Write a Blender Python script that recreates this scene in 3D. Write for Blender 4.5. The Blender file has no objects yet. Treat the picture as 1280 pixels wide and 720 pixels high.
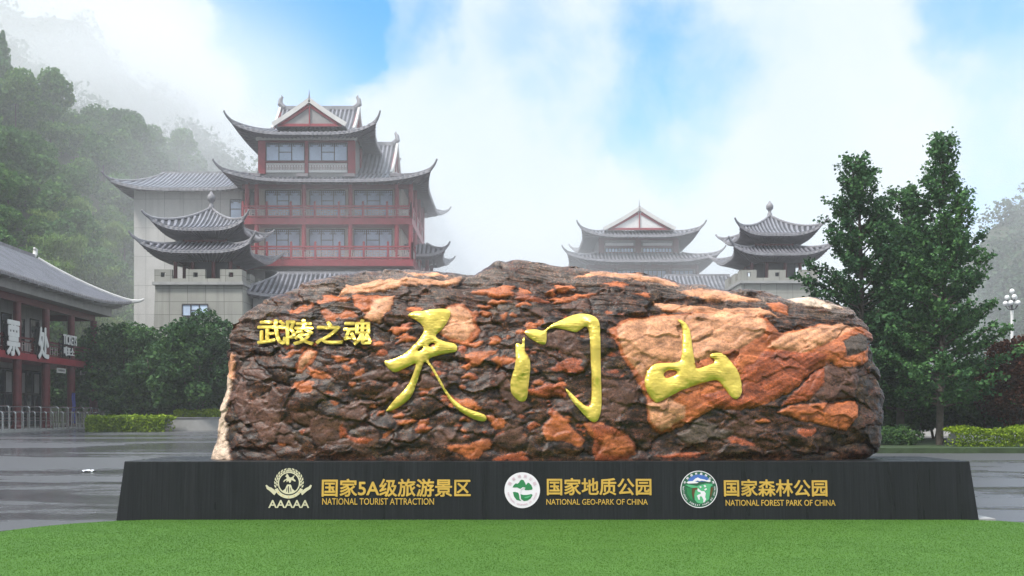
import bpy, bmesh, math, random
import numpy as np
from mathutils import Vector, Matrix, Euler, noise
from mathutils.bvhtree import BVHTree

scene = bpy.context.scene
COL = scene.collection
R = math.radians
rng = np.random.default_rng(7)
random.seed(7)

# ------------------------------------------------------------------ camera
F, HZ, CH = 1250.0, 520.0, 1.6
cam_d = bpy.data.cameras.new("camera")
cam = bpy.data.objects.new("camera", cam_d)
COL.objects.link(cam)
cam.location = (0, 0, CH)
cam.rotation_euler = (R(90), 0, 0)
cam_d.sensor_width = 36
cam_d.lens = 36 * F / 1280
cam_d.shift_y = (HZ - 360) / 1280
cam_d.clip_start = 0.1
cam_d.clip_end = 3000
scene.camera = cam

# ------------------------------------------------------------------ view + sampling
vs = scene.view_settings
vs.view_transform = 'Standard'
vs.look = 'None'
vs.exposure = 0.58
vs.gamma = 1
vs.use_curve_mapping = False
cy = scene.cycles
cy.use_denoising = True
cy.max_bounces = 6
cy.diffuse_bounces = 3
cy.glossy_bounces = 3
cy.transmission_bounces = 3
cy.volume_bounces = 4
cy.transparent_max_bounces = 8
cy.caustics_reflective = False
cy.caustics_refractive = False

# ------------------------------------------------------------------ sun
SUN_TO = Vector((-0.55, -0.50, 0.95)).normalized()
sun_d = bpy.data.lights.new("sun", 'SUN')
sun_d.energy = 2.6
sun_d.angle = R(9)
sun_d.color = (1.0, 0.95, 0.88)
sun = bpy.data.objects.new("sun", sun_d)
COL.objects.link(sun)
sun.location = (-20, -20, 60)
sun.rotation_euler = SUN_TO.to_track_quat('Z', 'Y').to_euler()


# ------------------------------------------------------------------ node helper
class NT:
    def __init__(self, tree):
        self.t = tree
        self.n = tree.nodes
        self.l = tree.links

    def add(self, kind, **kw):
        nd = self.n.new(kind)
        for k, v in kw.items():
            if k.startswith('i_'):
                nd.inputs[k[2:].replace('_', ' ')].default_value = v
            else:
                setattr(nd, k, v)
        return nd

    def link(self, a, b):
        self.l.new(a, b)

    def setv(self, sock, v):
        if hasattr(v, 'is_output'):
            self.l.new(v, sock)
        else:
            sock.default_value = v

    def math(self, op, a, b=None, c=None, clamp=False):
        nd = self.n.new('ShaderNodeMath')
        nd.operation = op
        nd.use_clamp = clamp
        self.setv(nd.inputs[0], a)
        if b is not None:
            self.setv(nd.inputs[1], b)
        if c is not None:
            self.setv(nd.inputs[2], c)
        return nd.outputs[0]

    def vmath(self, op, a, b=None):
        nd = self.n.new('ShaderNodeVectorMath')
        nd.operation = op
        self.setv(nd.inputs[0], a)
        if b is not None:
            self.setv(nd.inputs[1], b)
        return nd.outputs['Value'] if op == 'DOT_PRODUCT' else nd.outputs[0]

    def maprange(self, v, a, b, c=0.0, d=1.0, smooth=True):
        nd = self.n.new('ShaderNodeMapRange')
        nd.interpolation_type = 'SMOOTHSTEP' if smooth else 'LINEAR'
        self.setv(nd.inputs[0], v)
        for k, x in zip((1, 2, 3, 4), (a, b, c, d)):
            self.setv(nd.inputs[k], x)
        return nd.outputs[0]

    def noise(self, vec, scale, detail=4, rough=0.55, dist=0.0):
        nd = self.n.new('ShaderNodeTexNoise')
        if vec is not None:
            self.l.new(vec, nd.inputs['Vector'])
        nd.inputs['Scale'].default_value = scale
        nd.inputs['Detail'].default_value = detail
        nd.inputs['Roughness'].default_value = rough
        nd.inputs['Distortion'].default_value = dist
        return nd.outputs['Fac']

    def mapping(self, vec, scale=(1, 1, 1), rot=(0, 0, 0), loc=(0, 0, 0)):
        nd = self.n.new('ShaderNodeMapping')
        self.l.new(vec, nd.inputs['Vector'])
        nd.inputs['Scale'].default_value = scale
        nd.inputs['Rotation'].default_value = rot
        nd.inputs['Location'].default_value = loc
        return nd.outputs[0]

    def ramp(self, fac, stops):
        nd = self.n.new('ShaderNodeValToRGB')
        el = nd.color_ramp.elements
        while len(el) < len(stops):
            el.new(0.5)
        for e, (p, c) in zip(el, stops):
            e.position = p
            e.color = (*c, 1)
        self.setv(nd.inputs[0], fac)
        return nd.outputs[0]

    def mix(self, fac, a, b, blend='MIX'):
        nd = self.n.new('ShaderNodeMix')
        nd.data_type = 'RGBA'
        nd.blend_type = blend
        self.setv(nd.inputs[0], fac)
        for s, v in ((nd.inputs[6], a), (nd.inputs[7], b)):
            if hasattr(v, 'is_output'):
                self.l.new(v, s)
            else:
                s.default_value = (*v, 1) if len(v) == 3 else v
        return nd.outputs[2]

    def bump(self, h, strength=0.3, dist=0.05):
        nd = self.n.new('ShaderNodeBump')
        nd.inputs['Strength'].default_value = strength
        nd.inputs['Distance'].default_value = dist
        self.l.new(h, nd.inputs['Height'])
        return nd.outputs[0]


# ------------------------------------------------------------------ world: blue sky behind broken cloud
def skydir(px, py):
    return Vector(((px - 640) / F, 1, (HZ - py) / F)).normalized()


world = bpy.data.worlds.new("World")
scene.world = world
world.use_nodes = True
w = NT(world.node_tree)
w.n.clear()
sky = w.add('ShaderNodeTexSky', sky_type='NISHITA', sun_disc=False)
sky.sun_elevation = math.asin(SUN_TO.z)
sky.sun_rotation = math.atan2(SUN_TO.x, SUN_TO.y)
sky.air_density = 1.0
sky.dust_density = 0.2
sky.ozone_density = 5.0
tc = w.add('ShaderNodeTexCoord')
dirv = tc.outputs['Generated']
n_lo = w.n.new('ShaderNodeTexNoise')
w.link(dirv, n_lo.inputs['Vector'])
n_lo.inputs['Scale'].default_value = 5.0
n_lo.inputs['Detail'].default_value = 7
n_lo.inputs['Roughness'].default_value = 0.58
off = w.vmath('SUBTRACT', n_lo.outputs['Color'], (0.5, 0.5, 0.5))
sc_ = w.n.new('ShaderNodeVectorMath')
sc_.operation = 'SCALE'
w.link(off, sc_.inputs[0])
sc_.inputs['Scale'].default_value = 0.24
wd = w.vmath('NORMALIZE', w.vmath('ADD', dirv, sc_.outputs[0]))
# clear gaps in the cloud: direction, angular radius (deg), strength
GAPS = [((355, 32), 6.2, 2.0), ((480, -10), 5.2, 0.9), ((835, 130), 6.0, 0.62), ((735, 65), 6.8, 0.32), ((640, 30), 6.0, 0.34),
        ((900, 20), 6.0, 0.35), ((1230, -5), 5.5, 0.9), ((1285, 190), 5.0, 0.5), ((300, -10), 4, .5),
        ((200, -700), 16, 0.9), ((1100, -500), 14, 0.8), ((2400, 100), 12, .7), ((-1200, 0), 9, .6)]
acc = None
for (px, py), rad, st in GAPS:
    d = skydir(px, py)
    dp = w.vmath('DOT_PRODUCT', wd, tuple(d))
    g = w.maprange(dp, math.cos(R(rad)), math.cos(R(rad * 0.15)), 0.0, st)
    acc = g if acc is None else w.math('ADD', acc, g)
n_hi = w.noise(dirv, 9.0, 8, 0.6, 0.3)
clear = w.math('ADD', acc, w.maprange(n_hi, 0.35, 0.7, 0.12, -0.25))
clear = w.maprange(clear, -0.05, 1.5, 0.0, 1.0)
n_c = w.noise(dirv, 3.2, 6, 0.5, 0.2)
cloud = w.ramp(n_c, [(0.3, (5.2, 6.15, 6.9)), (0.62, (6.1, 6.7, 7.1)), (0.8, (6.7, 7.0, 7.2))])
blue = w.mix(1.0, sky.outputs[0], (0.20, 1.5, 2.3), 'MULTIPLY')
col = w.mix(clear, cloud, blue)
# unseen sky behind the camera dimmed to cut front fill, most near the horizon
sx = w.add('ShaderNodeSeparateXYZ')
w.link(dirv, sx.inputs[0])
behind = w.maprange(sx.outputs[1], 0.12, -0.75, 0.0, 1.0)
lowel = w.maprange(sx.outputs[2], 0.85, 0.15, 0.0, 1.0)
rear_dim = w.maprange(w.math('MULTIPLY', behind, lowel), 0.0, 1.0, 1.0, 0.72, False)
col = w.mix(1.0, col, rear_dim, 'MULTIPLY')
# unseen overhead sky brightened to add light from above
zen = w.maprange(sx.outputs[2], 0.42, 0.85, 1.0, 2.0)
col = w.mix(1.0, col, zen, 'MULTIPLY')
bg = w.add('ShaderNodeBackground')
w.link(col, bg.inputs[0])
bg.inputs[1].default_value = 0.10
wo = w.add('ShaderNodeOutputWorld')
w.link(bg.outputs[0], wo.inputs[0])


# ------------------------------------------------------------------ placement helpers
def P(px, py, Y):
    return Vector(((px - 640) / F * Y, Y, CH - (py - HZ) / F * Y))


def XP(px, Y):
    return (px - 640) / F * Y


def ZP(py, Y):
    return CH - (py - HZ) / F * Y


def gz(Y):                                   # the forecourt rises gently away from the camera
    return 0.75 * min(1.0, max(0.0, (Y - 38) / 72))


def tag(o, label=None, cat=None, group=None, kind=None):
    if label:
        o["label"] = label
    if cat:
        o["category"] = cat
    if group:
        o["group"] = group
    if kind:
        o["kind"] = kind
    return o


def thing(name, loc, label, cat, group=None, rz=0.0):
    o = bpy.data.objects.new(name, None)
    COL.objects.link(o)
    o.empty_display_size = 0.2
    o.location = loc
    o.rotation_euler = (0, 0, rz)
    return tag(o, label, cat, group)


def world_of(o):
    m = Matrix.Identity(4)
    while o is not None:
        m = Matrix.Translation(o.location) @ o.rotation_euler.to_matrix().to_4x4() @ Matrix.Diagonal((*o.scale, 1)) @ m
        o = o.parent
    return m


class MB:
    """collects vertices and faces; build() links them as one mesh object"""

    def __init__(self):
        self.v, self.f = [], []

    def quad(self, a, b, c, d):
        n = len(self.v)
        self.v += [tuple(a), tuple(b), tuple(c), tuple(d)]
        self.f.append((n, n + 1, n + 2, n + 3))

    def poly(self, pts):
        n = len(self.v)
        self.v += [tuple(p) for p in pts]
        self.f.append(tuple(range(n, n + len(pts))))

    def box(self, x0, x1, y0, y1, z0, z1, taper=0.0):
        n = len(self.v)
        t = taper
        self.v += [(x0, y0, z0), (x1, y0, z0), (x1, y1, z0), (x0, y1, z0),
                   (x0 + t, y0 + t, z1), (x1 - t, y0 + t, z1), (x1 - t, y1 - t, z1), (x0 + t, y1 - t, z1)]
        for q in ((0, 3, 2, 1), (4, 5, 6, 7), (0, 1, 5, 4), (1, 2, 6, 5), (2, 3, 7, 6), (3, 0, 4, 7)):
            self.f.append(tuple(n + i for i in q))

    def bar(self, p0, p1, w, h=None):
        """square bar between two points"""
        h = h or w
        p0, p1 = Vector(p0), Vector(p1)
        d = (p1 - p0).normalized()
        up = Vector((0, 0, 1)) if abs(d.z) < 0.95 else Vector((1, 0, 0))
        s = d.cross(up).normalized()
        u = s.cross(d).normalized()
        n = len(self.v)
        for p in (p0, p1):
            for a, b in ((-1, -1), (1, -1), (1, 1), (-1, 1)):
                self.v.append(tuple(p + s * (a * w / 2) + u * (b * h / 2)))
        for q in ((0, 1, 2, 3), (7, 6, 5, 4), (0, 4, 5, 1), (1, 5, 6, 2), (2, 6, 7, 3), (3, 7, 4, 0)):
            self.f.append(tuple(n + i for i in q))

    def tube(self, pts, rad, seg=8, cap=True, squash=1.0):
        pts = [Vector(p) for p in pts]
        if not hasattr(rad, '__len__'):
            rad = [rad] * len(pts)
        n0 = len(self.v)
        ref = None
        for i, p in enumerate(pts):
            a = pts[max(i - 1, 0)]
            b = pts[min(i + 1, len(pts) - 1)]
            d = (b - a).normalized()
            if ref is None:
                ref = Vector((0, 0, 1)) if abs(d.z) < 0.9 else Vector((0, 1, 0))
            s = d.cross(ref).normalized()
            u = s.cross(d).normalized()
            ref = u
            for k in range(seg):
                an = 2 * math.pi * (k + .5) / seg
                self.v.append(tuple(p + s * (math.cos(an) * rad[i] * squash) + u * (math.sin(an) * rad[i])))
        for i in range(len(pts) - 1):
            for k in range(seg):
                k2 = (k + 1) % seg
                self.f.append((n0 + i * seg + k, n0 + i * seg + k2, n0 + (i + 1) * seg + k2, n0 + (i + 1) * seg + k))
        if cap:
            self.f.append(tuple(n0 + k for k in range(seg))[::-1])
            self.f.append(tuple(n0 + (len(pts) - 1) * seg + k for k in range(seg)))

    def lathe(self, c, prof, seg=14):
        n0 = len(self.v)
        for r, z in prof:
            for k in range(seg):
                a = 2 * math.pi * k / seg
                self.v.append((c[0] + r * math.cos(a), c[1] + r * math.sin(a), c[2] + z))
        for i in range(len(prof) - 1):
            for k in range(seg):
                k2 = (k + 1) % seg
                self.f.append((n0 + i * seg + k, n0 + i * seg + k2, n0 + (i + 1) * seg + k2, n0 + (i + 1) * seg + k))
        self.f.append(tuple(n0 + k for k in range(seg))[::-1])
        self.f.append(tuple(n0 + (len(prof) - 1) * seg + k for k in range(seg)))

    def grid(self, rows):
        n0 = len(self.v)
        m = len(rows[0])
        for r in rows:
            self.v += [tuple(p) for p in r]
        for i in range(len(rows) - 1):
            for k in range(m - 1):
                self.f.append((n0 + i * m + k, n0 + i * m + k + 1, n0 + (i + 1) * m + k + 1, n0 + (i + 1) * m + k))

    def build(self, name, mat, parent=None, local=False, smooth=False, bevel=0.0):
        me = bpy.data.meshes.new(name)
        if parent is not None and not local:
            inv = world_of(parent).inverted()
            vv = [tuple(inv @ Vector(p)) for p in self.v]
        else:
            vv = self.v
        me.from_pydata(vv, [], self.f)
        if smooth:
            me.polygons.foreach_set('use_smooth', [True] * len(me.polygons))
        me.materials.append(mat)
        o = bpy.data.objects.new(name, me)
        COL.objects.link(o)
        if parent is not None:
            o.parent = parent
        if bevel:
            bm = bmesh.new()
            bm.from_mesh(me)
            bmesh.ops.remove_doubles(bm, verts=bm.verts, dist=1e-5)
            bmesh.ops.bevel(bm, geom=list(bm.edges), offset=bevel, segments=2, affect='EDGES', profile=0.6)
            bm.to_mesh(me)
            bm.free()
        return o


def np_mesh(name, verts, faces, mat, parent=None, smooth=False):
    """fast mesh from numpy arrays; faces is (n,k)"""
    me = bpy.data.meshes.new(name)
    k = faces.shape[1]
    me.vertices.add(len(verts))
    me.vertices.foreach_set('co', np.asarray(verts, dtype=np.float32).ravel())
    me.loops.add(faces.size)
    me.loops.foreach_set('vertex_index', faces.astype(np.int32).ravel())
    me.polygons.add(len(faces))
    me.polygons.foreach_set('loop_start', np.arange(0, faces.size, k, dtype=np.int32))
    if smooth:
        me.polygons.foreach_set('use_smooth', np.ones(len(faces), dtype=bool))
    me.update(calc_edges=True)
    me.validate()
    me.materials.append(mat)
    o = bpy.data.objects.new(name, me)
    COL.objects.link(o)
    if parent is not None:
        o.parent = parent
    return o


# ------------------------------------------------------------------ materials
def mat(name, color, rough=0.6, metal=0.0, var=0.18, vscale=1.2, bump=0.0, bscale=20, spec=0.5, streak=0.0, coat=0.0):
    m = bpy.data.materials.new(name)
    m.use_nodes = True
    t = NT(m.node_tree)
    b = t.n['Principled BSDF']
    b.inputs['Roughness'].default_value = rough
    b.inputs['Metallic'].default_value = metal
    b.inputs['Specular IOR Level'].default_value = spec
    b.inputs['Coat Weight'].default_value = coat
    b.inputs['Coat Roughness'].default_value = 0.15
    geo = t.add('ShaderNodeNewGeometry')
    pos = geo.outputs['Position']
    nz = t.noise(pos, vscale, 6, 0.6)
    c = tuple(color)
    lo = tuple(x * (1 - var) for x in c)
    hi = tuple(min(1, x * (1 + var)) for x in c)
    cc = t.ramp(nz, [(0.3, lo), (0.7, hi)])
    if streak:
        sn = t.noise(t.mapping(pos, (2.2, 2.2, 0.12)), 1.0, 5, 0.6)
        cc = t.mix(t.maprange(sn, 0.5, 0.72, 0, streak), cc, tuple(x * 0.35 for x in c))
    t.link(cc, b.inputs['Base Color'])
    if bump:
        t.link(t.bump(t.noise(pos, bscale, 5, 0.6), bump, 0.03), b.inputs['Normal'])
    return m


def leaf_mat(name, stops, transl=0.25, rough=0.55, big=0.25):
    m = bpy.data.materials.new(name)
    m.use_nodes = True
    t = NT(m.node_tree)
    b = t.n['Principled BSDF']
    b.inputs['Roughness'].default_value = rough
    b.inputs['Specular IOR Level'].default_value = 0.12
    geo = t.add('ShaderNodeNewGeometry')
    oi = t.add('ShaderNodeObjectInfo')
    v = t.math('MULTIPLY', geo.outputs['Random Per Island'], 0.55)
    nz = t.noise(geo.outputs['Position'], big, 3, 0.5)
    v = t.math('ADD', v, t.maprange(nz, 0.3, 0.7, 0, 0.3))
    v = t.math('ADD', v, t.math('MULTIPLY', oi.outputs['Random'], 0.2))
    c = t.ramp(v, stops)
    t.link(c, b.inputs['Base Color'])
    tr = t.add('ShaderNodeBsdfTranslucent')
    t.link(c, tr.inputs[0])
    mx = t.add('ShaderNodeMixShader')
    mx.inputs[0].default_value = transl
    t.link(b.outputs[0], mx.inputs[1])
    t.link(tr.outputs[0], mx.inputs[2])
    t.link(mx.outputs[0], t.n['Material Output'].inputs[0])
    return m


M = {}
M['tile'] = mat('roof_tile_channel', (0.035, 0.034, 0.042), 0.4, var=0.35, vscale=0.8)
M['rib'] = mat('roof_tile_barrel', (0.215, 0.21, 0.24), 0.42, var=0.4, vscale=0.8)
M['rib_ticket'] = mat('roof_tile_barrel_wet', (0.13, 0.13, 0.158), 0.34, var=0.3, vscale=0.8)
M['tile_ticket'] = mat('roof_tile_wet', (0.06, 0.06, 0.078), 0.3, var=0.3, vscale=0.9)
M['ridge'] = mat('roof_ridge', (0.26, 0.25, 0.27), 0.5, var=0.3)
M['trim'] = mat('eave_tiles', (0.34, 0.325, 0.35), 0.55, var=0.25)
M['soffit'] = mat('soffit', (0.21, 0.19, 0.205), 0.7, var=0.2)
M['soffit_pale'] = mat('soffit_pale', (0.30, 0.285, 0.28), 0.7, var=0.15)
M['barge'] = mat('barge_board', (0.62, 0.60, 0.58), 0.6, var=0.1)
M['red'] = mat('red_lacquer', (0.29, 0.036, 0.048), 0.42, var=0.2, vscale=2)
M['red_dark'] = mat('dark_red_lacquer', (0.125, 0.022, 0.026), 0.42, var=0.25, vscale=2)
M['white'] = mat('white_paint', (0.74, 0.73, 0.72), 0.55, var=0.06)
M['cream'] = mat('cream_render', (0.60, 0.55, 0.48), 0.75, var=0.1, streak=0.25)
M['grey_wall'] = mat('grey_render', (0.42, 0.41, 0.41), 0.75, var=0.1, streak=0.3)
M['frame'] = mat('dark_frame', (0.045, 0.035, 0.04), 0.4)
M['lattice'] = mat('fretwork', (0.46, 0.38, 0.37), 0.6)
M['steel'] = mat('stainless_steel', (0.62, 0.62, 0.63), 0.22, 1.0, var=0.05)
M['black'] = mat('black_metal', (0.02, 0.02, 0.022), 0.4)
M['bark'] = mat('bark', (0.07, 0.055, 0.045), 0.85, var=0.4, vscale=6, bump=0.5)
M['concrete'] = mat('concrete', (0.34, 0.335, 0.33), 0.6, var=0.15)
M['blue'] = mat('blue_banner', (0.06, 0.07, 0.35), 0.5)
M['globe'] = mat('lamp_globe', (0.82, 0.82, 0.82), 0.3, var=0.02)
M['litter'] = mat('white_paper', (0.8, 0.8, 0.82), 0.6, var=0.05)


def glass_mat(name, c, rough=0.08):
    m = mat(name, c, rough, var=0.3, vscale=0.35, spec=0.8)
    return m


M['pane'] = glass_mat('window_pane', (0.52, 0.62, 0.82), 0.25)
M['pane_dark'] = glass_mat('dark_window_pane', (0.03, 0.035, 0.045))


def panel_wall(name, color, w_, h_, mortar=0.012, streak=0.35):
    """stone cladding slabs laid in a straight bond on walls of any bearing"""
    m = bpy.data.materials.new(name)
    m.use_nodes = True
    t = NT(m.node_tree)
    b = t.n['Principled BSDF']
    b.inputs['Roughness'].default_value = 0.7
    geo = t.add('ShaderNodeNewGeometry')
    sp = t.add('ShaderNodeSeparateXYZ')
    t.link(geo.outputs['Position'], sp.inputs[0])
    cb = t.add('ShaderNodeCombineXYZ')
    t.link(t.math('ADD', sp.outputs[0], sp.outputs[1]), cb.inputs[0])
    t.link(sp.outputs[2], cb.inputs[1])
    br = t.add('ShaderNodeTexBrick', offset=0.0, squash=1.0)
    t.link(cb.outputs[0], br.inputs['Vector'])
    br.inputs['Scale'].default_value = 1
    br.inputs['Brick Width'].default_value = w_
    br.inputs['Row Height'].default_value = h_
    br.inputs['Mortar Size'].default_value = mortar
    br.inputs['Mortar Smooth'].default_value = 0.2
    br.inputs['Color1'].default_value = (*color, 1)
    br.inputs['Color2'].default_value = (*[x * 0.86 for x in color], 1)
    br.inputs['Mortar'].default_value = (*[x * 0.4 for x in color], 1)
    n1 = t.noise(geo.outputs['Position'], 0.6, 6, 0.6)
    c = t.mix(t.maprange(n1, 0.35, 0.75, 0, 0.35), br.outputs[0], tuple(x * 0.6 for x in color))
    sn = t.noise(t.mapping(geo.outputs['Position'], (1.6, 1.6, 0.08)), 1.0, 6, 0.6)
    c = t.mix(t.maprange(sn, 0.5, 0.72, 0, streak), c, tuple(x * 0.35 for x in color))
    t.link(c, b.inputs['Base Color'])
    t.link(t.bump(br.outputs['Fac'], -0.4, 0.03), b.inputs['Normal'])
    return m


M['stone'] = panel_wall('stone_cladding', (0.36, 0.35, 0.315), 1.9, 1.35, 0.03)
M['stone_wing'] = panel_wall('stone_cladding_pale', (0.56, 0.54, 0.52), 2.2, 3.4, 0.022, 0.2)

M['leaf_ginkgo'] = leaf_mat('ginkgo_leaves', [(0.0, (0.018, 0.050, 0.023)), (0.45, (0.048, 0.122, 0.048)), (0.9, (0.125, 0.26, 0.08))], big=0.6)
M['leaf_dark'] = leaf_mat('evergreen_leaves', [(0.0, (0.018, 0.046, 0.020)), (0.5, (0.050, 0.115, 0.040)), (0.95, (0.12, 0.22, 0.06))], big=0.5)
M['leaf_hill'] = leaf_mat('hillside_leaves', [(0.0, (0.030, 0.085, 0.024)), (0.5, (0.072, 0.172, 0.042)), (0.95, (0.17, 0.29, 0.07))], big=0.12)
M['leaf_bamboo'] = leaf_mat('bamboo_leaves', [(0.0, (0.07, 0.14, 0.03)), (0.5, (0.135, 0.235, 0.05)), (0.95, (0.23, 0.32, 0.08))], big=0.2)
M['leaf_far'] = leaf_mat('far_wood_leaves', [(0.0, (0.03, 0.06, 0.03)), (0.6, (0.06, 0.11, 0.05)), (1.0, (0.09, 0.14, 0.07))], big=0.06)
M['leaf_red'] = leaf_mat('maroon_leaves', [(0.0, (0.035, 0.018, 0.015)), (0.5, (0.10, 0.036, 0.022)), (0.95, (0.25, 0.08, 0.035))], big=0.8)
M['leaf_lime'] = leaf_mat('lime_leaves', [(0.0, (0.08, 0.14, 0.012)), (0.5, (0.23, 0.34, 0.02)), (0.95, (0.38, 0.48, 0.04))], big=1.0)


# ------------------------------------------------------------------ foliage
def leaf_quads(c, size, upb=0.3, aspect=0.62, droop=None):
    """diamond leaves at centres c (n,3); returns verts, faces"""
    n = len(c)
    nr = rng.normal(size=(n, 3))
    nr[:, 2] += upb * np.sign(rng.random(n) - 0.15) * 1.5
    nr /= np.linalg.norm(nr, axis=1)[:, None] + 1e-9
    a = rng.normal(size=(n, 3))
    if droop is not None:
        a = a * 0.35 + np.array(droop)
    a -= nr * (a * nr).sum(1)[:, None]
    a /= np.linalg.norm(a, axis=1)[:, None] + 1e-9
    b = np.cross(nr, a)
    s = np.asarray(size).reshape(-1, 1) * np.ones((n, 1))
    bend = nr * s * 0.18
    v = np.empty((n, 4, 3))
    v[:, 0] = c - a * s * 0.5
    v[:, 1] = c + b * s * aspect * 0.5 + bend
    v[:, 2] = c + a * s * 0.5
    v[:, 3] = c - b * s * aspect * 0.5 + bend
    f = np.arange(n * 4).reshape(n, 4)
    return v.reshape(-1, 3), f


def blob_points(n, c, r, shell=0.55, floor=None):
    """points in an ellipsoid, crowded towards its skin"""
    d = rng.normal(size=(n, 3))
    d /= np.linalg.norm(d, axis=1)[:, None]
    rad = (shell + (1 - shell) * rng.random(n)) ** 0.8
    p = d * rad[:, None] * np.array(r) + np.array(c)
    if floor is not None:
        p = p[p[:, 2] > floor]
    return p


def crown_points(kind, H, W, n):
    """leaf centres for one tree of height H and half width W standing at the origin"""
    pts = []
    if kind == 'broad':
        k = 16
        for i in range(k):
            a = rng.random() * 6.28
            zz = 0.28 + 0.62 * rng.random()
            rr = W * 0.72 * math.sqrt(max(0.05, 1 - ((zz - 0.5) / 0.52) ** 2)) * (0.5 + 0.5 * rng.random())
            s = W * (0.30 + 0.22 * rng.random())
            pts.append(blob_points(n // k, (math.cos(a) * rr, math.sin(a) * rr, zz * H), (s, s, s * 0.75), 0.6))
        pts.append(blob_points(n // 8, (0, 0, H * 0.86), (W * 0.45, W * 0.45, H * 0.14), 0.5))
    elif kind == 'cone':
        k = 26
        for i in range(k):
            t = (i + 0.5) / k
            z = H * (0.12 + 0.86 * t)
            rr = W * (1 - t) ** 0.75 * (0.75 + 0.4 * rng.random())
            a = rng.random() * 6.28
            m = max(8, int(n / k * (1.5 - t)))
            ang = a + rng.integers(0, 4, m) * 1.57 + rng.normal(0, 0.35, m)
            q = rng.random(m) ** 0.6
            pts.append(np.stack([np.cos(ang) * rr * q, np.sin(ang) * rr * q,
                                 z - q * rr * 0.25 + rng.normal(0, 0.12, m) * H * 0.12], 1))
    elif kind == 'bamboo':
        for i in range(14):
            a = rng.random() * 6.28
            lean = W * (0.35 + 0.65 * rng.random())
            m = n // 14
            t = rng.random(m) ** 0.7
            z = H * (0.25 + 0.75 * t) - H * 0.14 * t ** 4
            r = lean * t ** 2.2
            sp = W * 0.24 * (1.15 - 0.8 * t)
            pts.append(np.stack([math.cos(a) * r, math.sin(a) * r, z], 1) + np.stack(
                [rng.normal(size=m) * sp, rng.normal(size=m) * sp, rng.normal(size=m) * H * 0.02], 1))
    return np.concatenate(pts)


def simple_tree(name, kind, H, W, n, size, mt, aspect=0.62):
    p = crown_points(kind, H, W, n)
    droop = (0, 0, -1) if kind == 'bamboo' else None
    v, f = leaf_quads(p, size * (0.7 + 0.6 * rng.random(len(p))), 0.5, aspect, droop)
    # trunk: a square taper of quads joined into the same small mesh
    r = W * 0.06
    tv, tf = [], []
    for k in range(4):
        a0, a1 = k * 1.57, (k + 1) * 1.57
        n0 = len(v) + len(tv)
        tv += [(math.cos(a0) * r, math.sin(a0) * r, -1.5), (math.cos(a1) * r, math.sin(a1) * r, -1.5),
               (math.cos(a1) * r * .3, math.sin(a1) * r * .3, H * 0.8), (math.cos(a0) * r * .3, math.sin(a0) * r * .3, H * 0.8)]
        tf.append((n0, n0 + 1, n0 + 2, n0 + 3))
    o = np_mesh(name, np.concatenate([v, np.array(tv)]), np.concatenate([f, np.array(tf)]), mt)
    o.data.materials.append(M['bark'])
    for i in range(4):
        o.data.polygons[len(f) + i].material_index = 1
    return o

# ================================================================== GROUND
def wet_asphalt():
    m = bpy.data.materials.new('wet_asphalt')
    m.use_nodes = True
    t = NT(m.node_tree)
    b = t.n['Principled BSDF']
    geo = t.add('ShaderNodeNewGeometry')
    pos = geo.outputs['Position']
    big = t.noise(t.mapping(pos, (0.05, 0.16, 0.1), (0, 0, R(-7))), 1.0, 6, 0.6, 0.6)
    fine = t.noise(pos, 28, 5, 0.65)
    med = t.noise(pos, 1.3, 6, 0.6)
    pud = t.maprange(t.math('ADD', big, t.math('MULTIPLY', med, 0.16)), 0.53, 0.66)
    c = t.ramp(fine, [(0.3, (0.058, 0.057, 0.063)), (0.72, (0.135, 0.132, 0.143))])
    c = t.mix(t.maprange(med, 0.4, 0.7, 0, 0.4), c, (0.10, 0.098, 0.105))
    c = t.mix(t.math('MULTIPLY', pud, 0.35), c, (0.05, 0.05, 0.056))
    t.link(c, b.inputs['Base Color'])
    t.link(t.maprange(pud, 0, 1, 0.32, 0.12), b.inputs['Roughness'])
    b.inputs['Specular IOR Level'].default_value = 0.55
    # rain-pocked water and coarse stone
    grit = t.noise(pos, 75, 2, 0.8)
    c = t.mix(t.maprange(grit, 0.5, 0.75, 0, 0.55), c, (0.24, 0.235, 0.25))
    t.link(c, b.inputs['Base Color'])
    rip = t.noise(pos, 14, 4, 0.8)
    h = t.mix(pud, fine, t.math('MULTIPLY', rip, 0.5))
    t.link(t.bump(h, 0.5, 0.012), b.inputs['Normal'])
    return m


M['asphalt'] = wet_asphalt()
ys = [-55, -20, 0, 8, 14, 20, 26, 32, 38, 50, 65, 80, 95, 110, 140, 200, 320, 500, 760]
xs = np.linspace(-470, 470, 25)
mb = MB()
mb.grid([[(x, y, gz(y)) for x in xs] for y in ys])
tag(mb.build('ground', M['asphalt']), kind='structure')


def turf_mat():
    m = bpy.data.materials.new('artificial_turf')
    m.use_nodes = True
    t = NT(m.node_tree)
    b = t.n['Principled BSDF']
    b.inputs['Roughness'].default_value = 0.75
    b.inputs['Specular IOR Level'].default_value = 0.25
    geo = t.add('ShaderNodeNewGeometry')
    pos = geo.outputs['Position']
    f = t.noise(pos, 60, 3, 0.7)
    g = t.noise(pos, 1.1, 5, 0.6)
    c = t.ramp(f, [(0.3, (0.046, 0.118, 0.017)), (0.7, (0.092, 0.205, 0.031))])
    c = t.mix(t.maprange(g, 0.4, 0.7, 0, 0.4), c, (0.10, 0.22, 0.035))
    t.link(c, b.inputs['Base Color'])
    t.link(t.bump(f, 0.6, 0.02), b.inputs['Normal'])
    return m


M['turf'] = turf_mat()


def ground_pt(px, py):
    Y = CH * F / (py - HZ)
    return XP(px, Y), Y


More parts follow.
